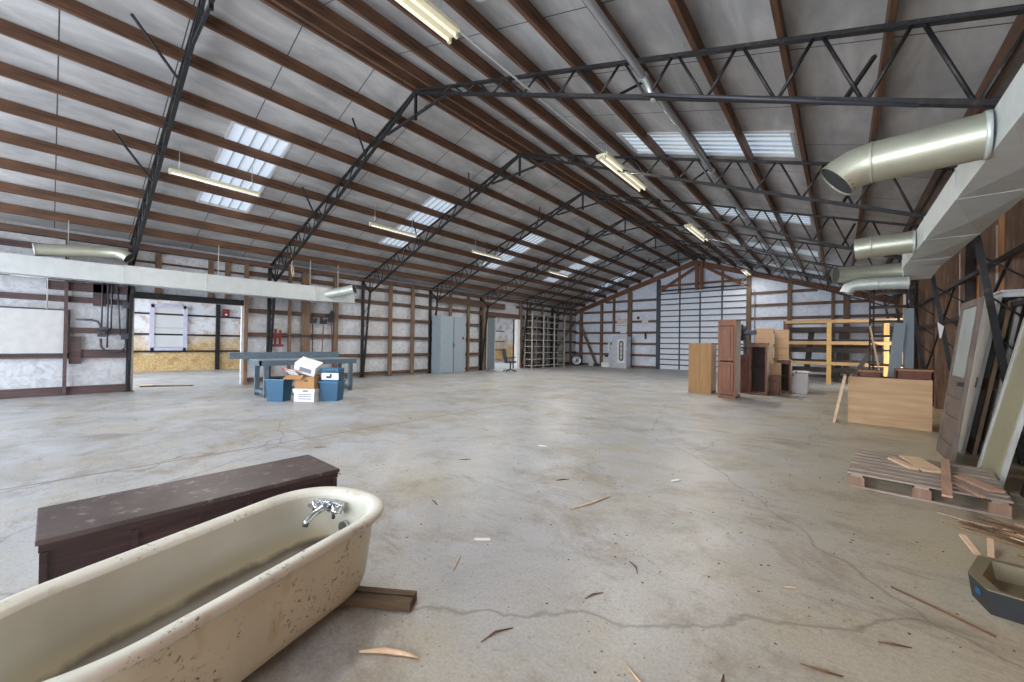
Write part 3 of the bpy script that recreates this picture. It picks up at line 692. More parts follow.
MB().loft([outline(.066, RZ - .03), outline(.072, RZ - .07), outline(.080, .3), outline(.088, .23), outline(.10, .18), outline(.125, .153), outline(.16, .142), outline(.21, .138)], cap1=True).build('inner_basin', 'tubin', t)
f = MB().bb(.59, .615, .0, .19, .325, .385, .008).build('tap_plate', 'chrome', t)
MB().tube([(.605, .095, .36), (.555, .095, .365), (.485, .095, .352), (.445, .095, .33), (.435, .095, .305)], [.022, .021, .018, .017, .016], 14).build('tap_spout', 'chrome', t)
for y in (.02, .17):
    h = MB().tube([(.605, y, .355), (.555, y, .355)], [.024, .017], 12).build('tap_handle', 'chrome', t)
    MB().tube([(.555, y, .315), (.555, y, .395)], .010, 8).tube([(.555, y - .04, .355), (.555, y + .04, .355)], .010, 8).build('handle_bar', 'chrome', h)
MB().tube([(.62, .0, .25), (.60, .0, .25)], .032, 16).build('overflow_plate', 'chrome', t)
MB().tube([(.42, 0, .136), (.42, 0, .143)], .03, 16).build('drain', 'chrome', t)
t = thing('timber_block', 'short grooved brown timber under the tap end of the bathtub', 'timber', (-1.89, 1.06, 0), R(34))
MB().bb(-.28, .28, -.05, -.008, 0, .05, .004).build('lower_rail', 'darkplank', t); MB().bb(-.28, .28, .002, .045, 0, .05, .004).build('upper_rail', 'darkplank', t)
MB().bb(-.278, .278, -.008, .002, 0, .03).build('groove_strip', 'dark', t)
t = thing('timber_block', 'brown timber under the head end of the bathtub', 'timber', (-1.83, 0, 0), R(14))
MB().bb(-.3, .3, -.05, .05, 0, .05, .004).build('plank', 'oldboard', t)

# ------------------------------------------------------------------ long low dark box behind the tub
t = thing('wooden_bench', 'long low dark wooden box with worn brown top behind the bathtub', 'bench', (-2.95, .645, 0))
MB().bb(-.26, .26, -.68, .68, .425, .45, .005).build('top', 'benchtop', t)
MB().bb(-.24, .235, -.665, .665, .02, .425).build('body', 'benchside', t)
MB().bb(.235, .25, -.67, .67, .39, .425).bb(.235, .25, -.67, .67, .0, .06).build('rail', 'benchside', t)
for y in (-.655, -.36, -.1, .14, .38, .655):
    MB().bb(.235, .247, y - .012, y + .012, .06, .385).build('batten', 'benchside', t)
for y in (-.62, .62):
    for x in (-.2, .2): MB().bb(x - .02, x + .02, y - .02, y + .02, 0, .02).build('foot', 'dark', t)

# ------------------------------------------------------------------ workbench, boxes, bins
t = thing('workbench', 'long blue grey steel workbench with raised back rail by the side opening', 'workbench', (-10.6, 4.25, 0))
MB().bb(-.38, .38, -1.15, 1.2, .86, .88, .004).build('worktop', 'benchsheen', t)
MB().bb(.34, .38, -1.15, 1.2, .74, .862).bb(-.38, .38, -1.15, -1.11, .74, .862).build('apron', 'benchgrey', t)
MB().bb(-.46, -.36, -1.55, 1.05, .88, 1.04).build('back_rail', 'benchgrey', t)
for x, y in ((.33, -1.0), (-.3, -1.0), (.33, 1.05), (-.3, 1.05), (-.3, .1)):
    MB().bb(x - .04, x + .04, y - .05, y + .05, 0, .86).build('leg', 'benchgrey', t)
MB().bb(-.3, .33, -1.04, -.96, .08, .16).bb(-.3, .33, 1.01, 1.09, .08, .16).bb(-.34, -.27, -1, 1.05, .08, .16).build('stretcher', 'benchgrey', t)
MB().bb(.29, .37, -1.0, 1.05, .06, .12).build('stretcher', 'benchgrey', t)
def tub_bin(label, x, y, w, d, h, rz, lid=True):
    t = thing('storage_bin', label, 'bin', (x, y, 0), rz)
    MB().loft([[(-w * .43, -d * .43, 0), (w * .43, -d * .43, 0), (w * .43, d * .43, 0), (-w * .43, d * .43, 0)], [(-w / 2, -d / 2, h), (w / 2, -d / 2, h), (w / 2, d / 2, h), (-w / 2, d / 2, h)]], cap0=True, cap1=True, smooth=False).build('tub', 'blue', t)
    MB().bb(-w / 2 - .02, w / 2 + .02, -d / 2 - .02, d / 2 + .02, h - .035, h, .006).build('rim', 'bluelid', t)
    return t
tub_bin('plain blue plastic bin on the floor left of the stacked boxes', -9.52, 3.28, .40, .34, .5, R(38))
t = tub_bin('blue plastic bin carrying a blue cooler right of the stacked boxes', -8.84, 4.14, .42, .36, .44, R(40))
t = thing('cooler', 'small blue cooler with a white printed band on the right blue bin', 'cooler', (-8.84, 4.14, .44), R(40))
MB().bb(-.2, .2, -.15, .15, 0, .2, .012).build('body', 'blue', t); MB().bb(-.21, .21, -.16, .16, .2, .29, .02).build('lid', 'bluelid', t)
MB().bb(-.17, .21, -.165, -.15, .04, .19).build('white_band', 'white', t); MB().bb(-.06, .05, -.168, -.165, .07, .12).bb(.02, .06, -.168, -.165, .09, .17).build('printed_mark', 'ink', t)
MB().tube([(-.13, -.165, .24), (-.13, -.19, .24), (.13, -.19, .24), (.13, -.165, .24)], .012, 8).build('handle', 'bluelid', t)
t = thing('storage_box', 'white lidded cardboard file box with printing, lowest of the box stack', 'box', (-9.12, 3.74, 0), R(36))
MB().bb(-.23, .23, -.17, .17, 0, .25).build('carton', 'whitebox', t); MB().bb(-.25, .25, -.185, .185, .2, .28).build('lid', 'whitebox', t)
pr = MB()
for r_ in range(3): pr.bb(-.13, .17, -.173, -.17, .05 + r_ * .05, .07 + r_ * .05)
pr.bb(-.02, .1, -.188, -.185, .215, .255); pr.build('printed_mark', 'softprint', t)
MB().bb(-.233, -.23, -.05, .05, .1, .14).build('hand_hole', 'ink', t)
t = thing('storage_box', 'open brown cardboard box in the middle of the box stack', 'box', (-9.12, 3.74, .28), R(36))
b = MB()
for x in (-.22, .22): b.bb(x - .006, x + .006, -.16, .16, 0, .27)
for y in (-.16, .16): b.bb(-.22, .22, y - .006, y + .006, 0, .27)
b.bb(-.22, .22, -.16, .16, 0, .012); b.build('carton', 'cardboard', t)
MB().bb(-.0, .08, -.168, -.165, .16, .19).build('hand_hole', 'ink', t)
MB().box((-.2, -.24, .26), (.4, .16, .006), Matrix.Rotation(.5, 3, 'X')).build('flap', 'cardboard', t)
rot = Matrix.Rotation(R(17), 3, 'Y') @ Matrix.Rotation(R(22), 3, 'X')
t = thing('storage_box', 'tilted white printed carton on top of the box stack', 'box', (-9.14, 3.72, .64), R(44))
MB().box((.02, 0, .12), (.46, .34, .22), rot).build('carton', 'whitebox', t)
MB().box((.02, 0, .12) + Vector((0, 0, 0)) if False else Vector((.02, 0, .12)) + rot @ Vector((.02, -.172, .0)), (.26, .004, .1), rot).build('printed_mark', 'softprint', t)
MB().box(Vector((.02, 0, .12)) + rot @ Vector((0, -.05, .102)), (.26, .1, .004), rot).build('printed_mark', 'softprint', t)
t = thing('magazine', 'red and white magazine sliding off the brown box', 'magazine', (-9.26, 3.47, .6), R(36))
MB().box((-.04, -.02, .05), (.34, .3, .012), Matrix.Rotation(R(-24), 3, 'X') @ Matrix.Rotation(R(14), 3, 'Y')).build('cover', 'red', t)
MB().box((.0, -.05, .035), (.3, .26, .014), Matrix.Rotation(R(-34), 3, 'X') @ Matrix.Rotation(R(14), 3, 'Y')).build('pages', 'white', t)

# shovels and clamp on the left wall
for k, (y, zt, dy, kind, lab) in enumerate(((5.66, 2.1, 0, 'brush', 'black headed push broom hung head up, leftmost on the left wall'), (5.98, 2.08, .03, 'brush', 'black headed scraper hung head up between broom and shovel'), (6.33, 2.2, -.06, 'blade', 'black bladed shovel hung head up against the left wall stud'))):
    t = thing(('broom', 'scraper', 'shovel')[k], lab, ('broom', 'scraper', 'shovel')[k], (LX + .2, y, 0), 0)
    MB().tube([(0, -dy * 1.2, .0), (0, dy, zt - .2)], .018, 8).build('handle', 'redwood' if k else 'steel', t)
    if kind == 'brush':
        MB().bb(-.03, .03, dy - .11, dy + .11, zt - .16, zt - .1).build('head', 'black', t)
        MB().poly([(-.03, dy - .11, zt - .1), (-.03, dy + .11, zt - .1), (-.03, dy + .13, zt + .02), (-.03, dy + .03, zt - .05), (-.03, dy - .1, zt + .08)], (.06, 0, 0)).build('bristles', 'black', t)
    else:
        MB().poly([(0, dy - .1, zt - .2), (0, dy + .1, zt - .18), (0, dy + .13, zt + .06), (0, dy + .02, zt + .22), (0, dy - .08, zt + .08)], (.02, 0, 0)).build('blade', 'black', t)
t = thing('pipe_clamp', 'red headed bar clamp hung on the left wall beside the steel column', 'clamp', (LX + .24, 4.55, 1.44))
MB().tube([(0, -.1, .06), (0, 1.0, .06)], .022, 8).build('bar', 'oldconduit', t)
MB().bb(-.04, .04, -.1, .12, -.02, .12, .01).bb(-.03, .03, -.06, -.0, -.28, .26, .01).bb(-.03, .03, .08, .14, -.28, .22, .01).bb(-.035, .035, -.14, .2, -.3, -.22, .01).build('jaw', 'redsign', t)

# ------------------------------------------------------------------ grey locker, chair, racks, wheel, silver machine
t = thing('metal_cabinet', 'tall grey two door steel cabinet against the left wall', 'cabinet', (-13.2, 11.32, 0))
MB().bb(-.3, .28, -.72, .72, .0, 2.5, .006).build('body', 'cabgrey', t)
for s in (-1, 1):
    d = MB().bb(.28, .305, s * .01, s * .71, .06, 2.46, .005).build('door', 'cabgrey', t)
    MB().bb(.305, .325, s * .04, s * .065, 1.15, 1.32, .004).build('handle', 'chrome', d)
    MB().bb(.304, .306, s * .01, s * .02, .06, 2.46).build('door_gap', 'ink', d)
MB().bb(.305, .31, .5, .6, 1.5, 1.62).build('badge', 'redsign', t)
t = thing('office_chair', 'grey black swivel office chair with armrests before the side doorway', 'chair', (-11.95, 14.05, 0), R(118))
MB().bb(-.26, .26, -.25, .25, .43, .52, .035).build('seat', 'fabric', t)
bk = MB().box((0, 0, 0), (.48, .09, .58), Matrix.Rotation(R(-12), 3, 'X'), .03)
bmesh.ops.translate(bk.bm, vec=(-.02, .28, .82), verts=bk.bm.verts[:]); bk.build('backrest', 'fabric', t)
MB().bar((0, .2, .46), (0, .3, .7), .05, .02).build('back_support', 'black', t)
for s in (-1, 1):
    MB().tube([(s * .27, .12, .48), (s * .31, .1, .66), (s * .31, -.16, .68)], .018, 8).build('arm_frame', 'black', t)
    MB().bb(s * .31 - .03, s * .31 + .03, -.2, .1, .67, .7, .01).build('armrest', 'black', t)
MB().tube([(0, 0, .1), (0, 0, .44)], .03, 12).build('gas_lift', 'black', t)
for k in range(5):
    a = k * 2 * math.pi / 5 + .3; c, s = math.cos(a), math.sin(a)
    b = MB().bar((0, 0, .12), (.31 * c, .31 * s, .075), .05, .03).build('base_spoke', 'black', t)
    MB().tube([(.31 * c - .012 * s, .31 * s + .012 * c, .03), (.31 * c + .012 * s, .31 * s - .012 * c, .03)], .03, 12).build('caster', 'black', b)
def metal_rack(label, loc, rz, Lr, D, H, n, mat, ups):
    t = thing('metal_rack', label, 'rack', loc, rz)
    for i in range(ups):
        y = -Lr / 2 + Lr * i / (ups - 1)
        for x in (-D / 2, D / 2): MB().bb(x - .025, x + .025, y - .03, y + .03, 0, H).build('upright', mat, t)
    for i in range(7):
        y = -Lr / 2 + .2 + (Lr - .4) * i / 6
        MB().bb(-D / 2 - .05, -D / 2 - .03, y - .07, y + .07, 0, H - .05).build('back_slat', 'darkshelf', t)
    for j in range(n):
        z = .12 + (H - .25) * j / (n - 1)
        MB().bb(-D / 2, D / 2, -Lr / 2, Lr / 2, z, z + .035).build('shelf', mat, t)
    return t
metal_rack('tall pale steel rack of close shelves beside the far side doorway', (LX + .52, 18.75, 0), 0, 3.3, .5, 3.1, 9, 'shelfmetal', 4)
t = thing('wheel', 'dark tyred wheel with a pale disc hub leaning in far left corner', 'wheel', (-12.95, 21.75, .36), R(40))
wh = MB(); rg = []
for a in range(25):
    th = 2 * math.pi * a / 24; rg.append([(( .34 + .0) * 1, 0, 0)])
def lathe_y(prof, n=32):
    mb = MB(); rings = []
    for i in range(n):
        a = 2 * math.pi * i / n; rings.append([(r * math.cos(a), y, r * math.sin(a)) for r, y in prof])
    rings.append(rings[0]); mb.loft(rings[:-1] + [rings[0]], close=False); return mb
wh.bm.free()
lathe_y([(.29, -.08), (.33, -.1), (.36, -.05), (.36, .05), (.33, .1), (.29, .08)]).build('tyre', 'rubber', t)
lathe_y([(.0, -.05), (.08, -.06), (.1, -.03), (.25, -.06), (.3, -.08)]).build('hub', 'hub', t)
lathe_y([(.0, -.09), (.045, -.085), (.05, -.05)], 16).build('hub_cap', 'rubber', t)
t = thing('junk_pile', 'low heap of pale scrap on the floor between wheel and leaning brace', 'scrap', (-12.3, 22.5, 0))
MB().box((0, 0, .09), (.3, .22, .18), .4, .03).build('sack', 'offwhite', t); MB().box((.3, .1, .06), (.3, .2, .12), .9, .02).build('box', 'fabric', t)
t = thing('silver_machine', 'silver sheet metal machine with a dark rounded slot by far wall', 'machine', (-10.05, 22.1, 0))
MB().poly([(-.5, -.3, 0), (.45, -.3, 0), (.45, -.3, 1.88), (-.42, -.3, 1.88), (-.55, -.3, 1.0)], (0, .6, 0)).build('body', 'silver', t)
MB().poly([(-1.05, -.28, .0), (-.5, -.28, 0), (-.5, -.28, 1.2), (-.66, -.28, .9), (-.8, -.28, .35)], (0, .5, 0)).build('hood', 'silver', t)
MB().bb(-1.12, -.6, -.4, .2, 0, .3, .03).build('base_tray', 'whitebox', t)
MB().bb(-.12, .34, -.33, -.3, .3, 1.7, .02).build('front_panel', 'white', t)
def slot(x0, x1, z0, z1, y, th, mat, name, par):
    r = (x1 - x0) / 2; pts = []
    for i in range(13): a = math.pi * i / 12; pts.append(((x0 + x1) / 2 + r * math.cos(a), y, z1 - r + r * math.sin(a)))
    for i in range(13): a = math.pi + math.pi * i / 12; pts.append(((x0 + x1) / 2 + r * math.cos(a), y, z0 + r + r * math.sin(a)))
    return MB().poly(pts, (0, th, 0)).build(name, mat, par)
s_ = slot(.0, .28, .42, 1.62, -.345, .016, 'ink', 'slot_frame', t); slot(.06, .22, .5, 1.54, -.355, .012, 'offwhite', 'slot_window', s_)
for z in (.75, 1.02, 1.29): MB().bb(.05, .23, -.36, -.35, z - .015, z + .015).build('slot_bar', 'ink', s_)
MB().box((-.75, -.1, 1.25), (.12, .12, .5), None, .03).build('side_pipe', 'white', t)
MB().bb(-1.0, -.78, -.2, .0, .62, .78, .03).build('knob_box', 'black', t)

# ------------------------------------------------------------------ kitchen cabinets
def cab(label, x0, x1, y0, y1, h, front, side, open_=False, doors=0, mat_in='dark', name='wooden_cabinet', dmat='oak'):
    xc, yc = (x0 + x1) / 2, (y0 + y1) / 2; t = thing(name, label, 'cabinet', (xc, yc, 0)); w, d = (x1 - x0) / 2, (y1 - y0) / 2
    c = MB()
    for s in (-1, 1): c.bb(s * w, s * (w - .02), -d + .02, d, 0, h)
    c.bb(-w, w, -d + .02, d, h - .02, h).bb(-w, w, -d + .02, d, .02, .06)
    c.build('carcass', side, t)
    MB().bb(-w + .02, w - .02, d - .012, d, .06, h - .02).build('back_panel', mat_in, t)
    if open_:
        f = MB()
        for s in (-1, 1): f.bb(s * w, s * (w - .05), -d, -d + .02, 0, h)
        f.bb(-w + .05, w - .05, -d, -d + .02, h - .12, h).bb(-w + .05, w - .05, -d, -d + .02, 0, .06)
        f.build('face_frame', front, t)
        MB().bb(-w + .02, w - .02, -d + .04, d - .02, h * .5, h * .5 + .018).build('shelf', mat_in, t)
    elif doors:
        f = MB()
        for s in (-1, 1): f.bb(s * w, s * (w - .045), -d, -d + .02, 0, h)
        f.bb(-w + .045, w - .045, -d, -d + .02, h - .16, h).bb(-w + .045, w - .045, -d, -d + .02, 0, .08).build('face_frame', dmat, t)
        zs = [.08, h * .47, h - .16] if doors == 2 else [.08, h - .16]
        for i in range(doors):
            a, b = zs[i] + .015, zs[i + 1] - .015
            dd = MB().bb(-w + .05, w - .05, -d - .02, -d - .001, a, b, .004).build('door', dmat, t)
            MB().bb(-w + .11, w - .11, -d - .032, -d - .02, a + .07, b - .07, .01).build('raised_panel', dmat, dd)
    else:
        MB().bb(-w, w, -d, -d + .02, 0, h).build('front_panel', front, t)
    return t
cab('tan hardboard backed cabinet standing leftmost of the cabinet group', -3.42, -2.81, 12.15, 12.75, 1.45, 'tan', 'oakpale')
cab('tallest oak pantry cabinet with two raised panel doors', -2.5, -2.08, 11.5, 12.15, 2.07, 'oak', 'oakpale', doors=2)
cab('narrow dark red cabinet right behind the tall pantry', -2.28, -2.03, 13.1, 13.5, 1.13, 'redwood', 'redwood', doors=1, dmat='redwood')
cab('open oak framed cabinet with dark inside, right of the narrow red one', -2.0, -1.56, 12.95, 13.35, 1.48, 'oak', 'oakpale', open_=True)
cab('small dark drawer cabinet low between the two open cabinets', -1.57, -1.33, 13.3, 13.7, .55, 'redwood', 'redwood', doors=1, dmat='redwood')
cab('short open dark cabinet left of the pale end cabinet', -1.45, -1.1, 14.0, 14.4, .99, 'redwood', 'oakpale', open_=True)
t = cab('low pale grey cabinet at the right end of the cabinet group', -1.06, -.74, 14.3, 15.0, .6, 'offwhite', 'yellow')
MB().box((.02, -.1, .64), (.3, .4, .05), .3, .01).build('cloth', 'white', t)
tag(MB().box((-1.46, 13.85, .45), (.28, .04, .9), Matrix.Rotation(.05, 3, 'X')).build('board_offcut', 'tanpanel'), 'pale board offcut standing behind the small drawer cabinet', 'board')
tag(MB().box((-1.86, 14.75, .98), (.48, .04, 1.96)).build('wall_board', 'tanpanel'), 'tall tan board standing left behind the open oak cabinet', 'board')
tag(MB().box((-1.42, 14.9, .96), (.38, .04, 1.92)).build('wall_board', 'ply'), 'tall tan board standing right, next to the lumber rack post', 'board')
tag(MB().box((-2.72, 13.0, .55), (.18, .05, 1.1)).build('board_offcut', 'oakpale'), 'narrow pale board standing between tan cabinet and pantry', 'board')
t = thing('drill_press', 'dark metal bench machine with side arm behind the tall pantry', 'machine', (-2.28, 14.0, 0))
MB().bb(-.2, .2, -.2, .2, 0, .05).build('base', 'steel', t); MB().tube([(0, 0, .05), (0, 0, 2.0)], .045, 14).build('column', 'doorsteel', t)
MB().bb(-.12, .3, -.07, .07, 1.74, 1.88, .03).build('head', 'doorsteel', t); MB().tube([(-.08, -.1, 1.55), (-.08, -.1, 2.06)], .05, 12).build('motor', 'steel', t)
MB().bb(-.1, .14, -.16, .16, 1.3, 1.36).build('table', 'steel', t); MB().tube([(.1, -.12, 1.8), (.18, -.3, 1.6)], .014, 8).build('handle', 'steel', t)

# lumber rack
t = thing('lumber_rack', 'long wooden lumber rack of posts and rails by the far wall', 'rack', (-.05, 19.5, 0))
for x, m in ((-1.64, 'redwood'), (-.28, 'yellow'), (1.3, 'yellow')):
    for y in (-.4, .4): MB().bb(x - .07, x + .07, y - .05, y + .05, 0, 2.42).build('post', m if y < 0 else 'girt', t)
for z in (.72, 1.5, 2.32):
    MB().bb(-1.66, 1.7, -.49, -.45, z, z + .12).build('front_rail', 'yellow_x', t); MB().bb(-1.66, 1.7, .45, .49, z, z + .12).build('back_rail', 'girt_x', t); MB().bb(-1.62, 1.66, .38, .42, z - .32, z - .12).build('back_board', 'darkshelf', t)
for x in (-1.64, -.28, 1.3):
    for z in (.72, 1.5): MB().bb(x + .07, x + .11, -.45, .45, z, z + .1).build('cross_rail', 'girt', t)
for k, (x, y, z, lab) in enumerate(((-.1, 0, 1.62, 'dark weathered plank lying on the middle level of the lumber rack'), (.0, .15, .82, 'dark weathered plank lying on the lowest level of the lumber rack'), (.1, -.1, 2.44, 'dark weathered plank lying on top of the lumber rack'))):
    if k < 2: tag(MB().box((x, 19.5 + y, z + .05), (3.1, .2, .07)).build('plank', 'darkshelf'), lab, 'plank')
for k, (x, lab) in enumerate(((-.98, 'dark board leaning behind the left bay of the lumber rack'), (-.0, 'dark board standing behind the middle of lumber rack'), )):
    tag(MB().bar((x - .12, 20.25, .02), (x + .08, 20.35, 2.2), .2, .05, up=(0, 1, 0)).build('plank', 'darkshelf'), lab, 'plank')
tag(MB().bar((.25, 18.85, .05), (.95, 18.85, 1.55), .14, .05, up=(0, 1, 0)).build('plank', 'darkshelf'), 'dark board leaning diagonally across the lumber rack front', 'plank')

# dark ladder rack on the right
t = thing('pipe_rack', 'tall dark steel pipe rack with many arms right of the lumber rack', 'rack', (1.15, 15.6, 0))
for x in (-.5, -.42): MB().bb(x - .02, x + .02, -.3, -.25, 0, 3.05).build('upright', 'darkshelf', t)
for x in (.26, .38): MB().bb(x - .02, x + .02, -.3, -.25, 0, 3.05).build('upright', 'darkshelf', t)
for j in range(18): MB().bb(.26, .38, -.29, -.26, .1 + j * .165, .17 + j * .165).build('rung', 'darkshelf', t)
for j in range(7):
    z = .45 + j * .42
    MB().bb(-.5, .4, -.3, .35, z, z + .05).build('arm', 'darkshelf', t)
for j in range(9): MB().bb(-.5, -.42, -.29, -.26, .2 + j * .33, .25 + j * .33).build('rung', 'darkshelf', t)
tag(MB().bb(1.42, 1.56, 16.3, 16.34, .1, 3.0).build('light_backing_sheet', 'white'), 'added white sheet showing as light through the slotted pipe rack uprights', 'sheet')  # added sheet stands in for daylight seen through the slots
for k, (a, b, lab) in enumerate((((.62, 14.6, 2.0), (.94, 14.6, .0), 'thin pale stick leaning in the dark pipe rack'),)):
    tag(MB().bar(a, b, .04, .03).build('stick', 'newboard'), lab, 'stick')

# low plywood fronted cabinet with crates, boards
t = thing('plywood_box', 'wide low plywood fronted box on the floor beside the leaning doors', 'box', (.66, 9.78, 0), R(-3))
MB().bb(-.53, .53, -.33, -.31, 0, .842).build('front_panel', 'ply', t)
MB().bb(-.52, -.5, -.31, .31, 0, .84).bb(.5, .52, -.31, .31, 0, .84).bb(-.52, .52, .29, .31, 0, .84).build('side_panel', 'oakpale', t)
MB().bb(-.5, .5, -.31, .29, .8, .84).build('top', 'redwood', t)
def crate(label, x, y, w, d, h, z, mat):
    t = thing('wooden_crate', label, 'crate', (x, y, z))
    c = MB()
    for s in (-1, 1): c.bb(s * w / 2, s * (w / 2 - .018), -d / 2, d / 2, 0, h).bb(-w / 2, w / 2, s * d / 2, s * (d / 2 - .018), 0, h)
    c.build('side', mat, t); MB().bb(-w / 2 + .01, w / 2 - .01, -d / 2 + .01, d / 2 - .01, 0, .015).build('bottom', 'dark', t)
    MB().bb(-w / 2 - .006, w / 2 + .006, -d / 2 - .008, -d / 2, h - .03, h).build('trim_strip', 'tan', t)
crate('dark red brown open crate at the right end of the plywood box', .98, 9.8, .44, .4, .17, .84, 'redwood')
crate('shallow brown open crate at the left end of the plywood box', .42, 9.85, .32, .36, .12, .84, 'redwood')
for k, (x, tx, w, lab) in enumerate(((.70, .86, .16, 'grey painted board leaning to the right behind the plywood box'), (.98, .98, .14, 'taller grey painted board standing upright behind the plywood box'))):
    tag(MB().bar((x, 10.3 + .09 * k, 0), (tx, 10.33 + .09 * k, 1.85 + .28 * k), w, .03, up=(0, 1, 0)).build('painted_board', 'panelgrey'), lab, 'board')
t = thing('trestle', 'thin wooden frame leaning on the left end of plywood box', 'trestle', (.02, 9.5, 0))
MB().bar((-.10, -.25, 0), (.05, -.25, .84), .035, .03, up=(0, 1, 0)).build('leg', 'newboard', t); MB().bar((-.10, .3, 0), (.05, .3, .84), .035, .03, up=(0, 1, 0)).build('leg', 'newboard', t)
MB().bb(.03, .07, -.28, .33, .82, .86).build('top_rail', 'newboard', t); MB().bar((-.09, -.25, .05), (-.09, .3, .05), .03, .03).build('bottom_rail', 'dark', t)

# ------------------------------------------------------------------ leaning doors and sashes
def lean_door(name, label, cat, xb, xt, y0, y1, H, mats, kind):
    """leaf standing on the floor, long side along y, leaning towards +x"""
    t = thing(name, label, cat, (xb, (y0 + y1) / 2, 0)); ang = math.asin(min(.9, (xt - xb) / H)); w = (y1 - y0) / 2
    rot = Matrix.Rotation(ang, 3, 'Y')
    def part(nm, mat, boxes, par=t):
        mb = MB()
        for b in boxes: mb.bb(*b)
        bmesh.ops.rotate(mb.bm, cent=(0, 0, 0), matrix=rot, verts=mb.bm.verts[:]); return mb.build(nm, mat, par)
    fr, inf = mats; T = .035; s = .085 if kind != 'sash' else .05
    part('stile', fr, [(0, T, -w, -w + s, 0, H)]); part('stile', fr, [(0, T, w - s, w, 0, H)])
    part('top_rail', fr, [(0, T, -w + s, w - s, H - s, H)])
    if kind == 'glazed':
        part('bottom_rail', fr, [(0, T, -w + s, w - s, 0, .2)])
        for z in (.48, .72, .98): part('cross_rail', fr, [(0, T, -w + s, w - s, z - .05, z + .05)])
        part('lower_panel', fr, [(.012, .026, -w + s, w - s, .2, .93)])
        part('glass_pane', inf, [(.015, .023, -w + s, w - s, 1.03, H - s)])
        k = part('knob', 'steel', [(-.05, 0, -w + .03, -w + .08, .93, .98)])
    elif kind == 'panel':
        part('bottom_rail', fr, [(0, T, -w + s, w - s, 0, .2)]); part('cross_rail', fr, [(0, T, -w + s, w - s, .85, 1.0)])
        part('upper_panel', inf, [(.012, .026, -w + s, w - s, 1.0, H - s)]); part('lower_panel', inf, [(.012, .026, -w + s, w - s, .2, .85)])
        part('lock_plate', 'nail', [(-.006, 0, -w + .02, -w + .08, .88, 1.02)]); part('hinge', 'nail', [(-.004, 0, w - .03, w, .3, .4), (-.004, 0, w - .03, w, H - .4, H - .3)])
    else:
        part('bottom_rail', fr, [(0, T, -w + s, w - s, 0, s)]); part('glass_pane', inf, [(.015, .022, -w + s, w - s, s, H - s)])
    return t
lean_door('wooden_door', 'mauve framed half glazed wooden door leaning beside the plywood box', 'door', 1.0, 1.22, 6.85, 7.75, 1.98, ('mauve', 'dirtyglass'), 'glazed')
lean_door('wooden_door', 'pale grey painted panel door leaning just behind the mauve framed door', 'door', 1.22, 1.52, 7.72, 8.55, 2.05, ('greydoor', 'greydoor'), 'panel')
lean_door('wooden_door', 'brown edged panel door, second behind the mauve framed door', 'door', 1.31, 1.6, 7.68, 8.5, 2.0, ('browndoor', 'greydoor'), 'panel')
lean_door('wooden_door', 'grey edged panel door, last of the stack behind the mauve framed door', 'door', 1.39, 1.67, 7.64, 8.45, 2.02, ('greydoor', 'browndoor'), 'panel')
lean_door('window_sash', 'tall dusty green glazed sash leaning between doors and the dark screen', 'window', 1.17, 1.5, 5.95, 6.72, 1.75, ('greydoor', 'greenglass'), 'sash')
lean_door('screen_frame', 'dark framed screen leaning nearest the camera at the right edge', 'screen', 1.30, 1.62, 5.15, 5.9, 1.7, ('black', 'darkglass'), 'sash')
t = thing('cornice_block', 'whitish worn trim block resting across the tops of leaning doors', 'trim', (1.62, 8.05, 2.02))
MB().bb(-.08, .1, -.42, .42, 0, .06, .01).build('moulding', 'offwhite', t); MB().bb(-.1, .12, -.45, .45, .06, .09, .005).build('cap', 'offwhite', t)
tag(MB().box((1.12, 7.8, .012), (.1, .24, .024), .1).build('paper_scrap', 'white'), 'small white scrap on the floor at the foot of the leaning doors', 'scrap')

# ------------------------------------------------------------------ pallet and boards
t = thing('pallet', 'weathered wooden pallet on the floor before the leaning doors', 'pallet', (.62, 5.65, 0), R(-5))
for x in (-.44, 0, .44):
    for y in (-.56, 0, .56): MB().bb(x - .06, x + .06, y - .05, y + .05, .016, .105, .004).build('block', 'palletblock', t)
    MB().bb(x - .045, x + .045, -.61, .61, .105, .122).build('stringer_board', 'pallet', t)
for y in (-.56, 0, .56): MB().bb(-.5, .5, y - .05, y + .05, 0, .016).build('bottom_board', 'pallet', t)
for i in range(8):
    y = -.56 + 1.12 * i / 7; a = random.uniform(-.02, .02)
    MB().box((0, y, .131), (1.02, .088, .018), a, .003).build('deck_board', 'pallet', t)
def board(label, p, q, w, th, mat, z=None, name='loose_board'):
    return tag(MB().bar(p, q, w, th).build(name, mat), label, 'board')
board('fresh wide board lying flat across the pallet beside the long brown strip', (.60, 6.2, .152), (.72, 5.62, .152), .17, .02, 'newboard')
board('short fresh board lying at the left of the pallet top', (.44, 5.98, .152), (.58, 5.62, .152), .07, .022, 'newboard')
board('long brown strip board hanging over the front edge of the pallet', (.86, 6.15, .19), (.665, 4.66, .178), .06, .018, 'pinkboard')
board('pinkish board lying at the right of the pallet top', (.88, 5.6, .152), (1.03, 5.22, .152), .1, .022, 'pinkboard')
board('thin stick lying diagonally over the right front of the pallet', (.78, 5.4, .152), (.9, 4.95, .152), .035, .018, 'pinkboard')
